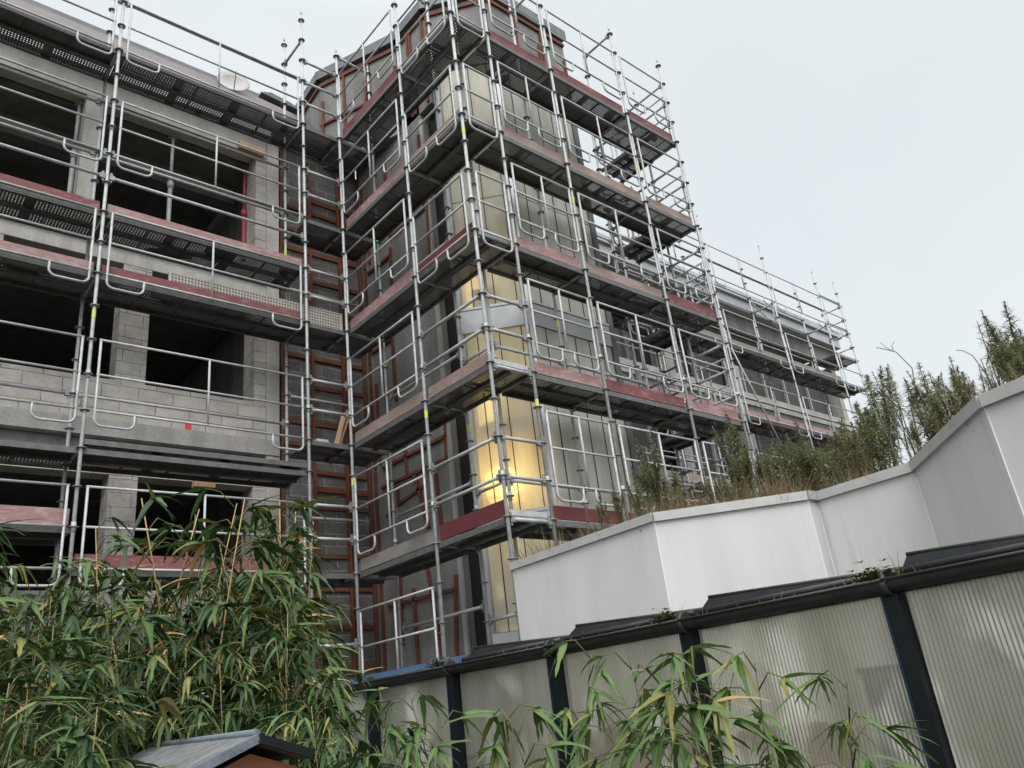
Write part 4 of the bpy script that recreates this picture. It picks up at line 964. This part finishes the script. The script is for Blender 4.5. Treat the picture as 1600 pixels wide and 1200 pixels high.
def tuft(x, y, z, h, n, mb, sp=.06):
    for _ in range(n):
        az = rg.uniform(0, 6.28); el = rg.uniform(.7, 1.45); l = h*rg.uniform(.5, 1.2)
        blade(mb, (x+rg.uniform(-sp, sp), y+rg.uniform(-sp, sp), z), (math.cos(az)*math.cos(el), math.sin(az)*math.cos(el), math.sin(el)), l, rg.uniform(.006, .014), rg.uniform(.1, .9), 0 if rg.random() < .62 else 1, 0, 3)
def noise_gap(q): return math.sin(q.x*5.1+1.3*math.sin(q.y*3.3))+math.sin(q.y*4.3+.6) < -.75
segs = [(W2[i], W2[i+1]) for i in range(1, 7)]
for i in range(2600):
    a, b = segs[min(5, int(rg.random()**1.3*6))] if i % 3 else segs[rg.choice((0, 1, 1, 1, 3))]
    d = (b-a).normalized(); nn = Vector((d.y, -d.x)); nn = nn if nn.dot(Vector((12, 4))-a) > 0 else -nn
    q = a.lerp(b, rg.random()) + nn*(.2+1.3*rg.random()**1.6)
    if noise_gap(q) or near_wall(q.to_3d()) < .17 or (q.y > 7.75 and q.x < 9.9): continue
    tuft(q.x, q.y, 1.24, rg.uniform(.16, .5)*(1 if q.y > 2.9 else .62), 7, gr, .11)
struct(gr.build('dry_grass', ['straw', 'straw_g']), 'stuff')
# bare twig against the sky
def twig(paths, dist, label):
    mb = MB()
    for pts, rad in paths: mb.pipe([far(*p, dist) for p in pts], [rad*.55*(1-.5*i/len(pts)) for i in range(len(pts))], 5)
    tag(mb.build('twig', 'twig'), label, 'twig')
twig([([(1436,640),(1425,575),(1400,550),(1380,545),(1369,543)], .014), ([(1395,549),(1385,543),(1375,535)], .009), ([(1396,549),(1393,540),(1398,533)], .009)], 9.5, 'bare forked twig pale against the sky above the roof weeds')
twig([([(1545,590),(1520,556),(1505,548),(1494,547)], .009)], 7.2, 'short bare twig pointing left from the big weeds')
# moss and grass tufts on the greenhouse edge
for (px, py, lab) in ((1052,950,'yellow green moss tuft at the end of the middle roof vent'), (1368,882,'yellow green moss tuft on the gutter below the right roof vent'), (695,1037,'small moss tuft on the gutter above the first blue post')):
    p = at(px, py, x=GX+.06); mo = thing('moss_tuft', lab, 'moss', (p.x, p.y, GT+.03)); mm = MB(); gg = MB()
    for k in range(110):
        q = (GX-.03+rg.uniform(-.04, .10), p.y+rg.gauss(0, .055), GT+.015+abs(rg.gauss(0, .032)))
        for _ in range(3):
            az = rg.uniform(0, 6.28); blade(mm, q, (math.cos(az), math.sin(az), .8), .035, .014, .6, 0, 0, 2)
    for k in range(26):
        az = rg.uniform(0, 6.28); blade(gg, (GX+.02+rg.uniform(-.05,.06), p.y+rg.gauss(0,.2), GT-.005), (math.cos(az)*.5, math.sin(az)*.5, 1), rg.uniform(.08,.18), .004, .5, 0, 0, 3)
    mm.build('cushion', 'moss', mo); gg.build('grass_blades', 'straw_g', mo)
db = MB()
for i in range(420):
    y = rg.uniform(gy[-1], gy[0]); x = GX+rg.uniform(-.05, .13)
    if math.sin(y*3.1)+math.sin(y*7.7+1) < -.3: continue
    az = rg.uniform(0, 6.28); el = rg.uniform(.0, 1.4)
    blade(db, (x, y, GT+.0), (math.cos(az)*math.cos(el), math.sin(az)*math.cos(el), math.sin(el)), rg.uniform(.03, .10), rg.uniform(.003, .007), .6, 0 if rg.random() < .6 else 1, 0, 2)
struct(db.build('gutter_litter', ['straw', 'weed_d']), 'stuff')
bpy.context.view_layer.update()
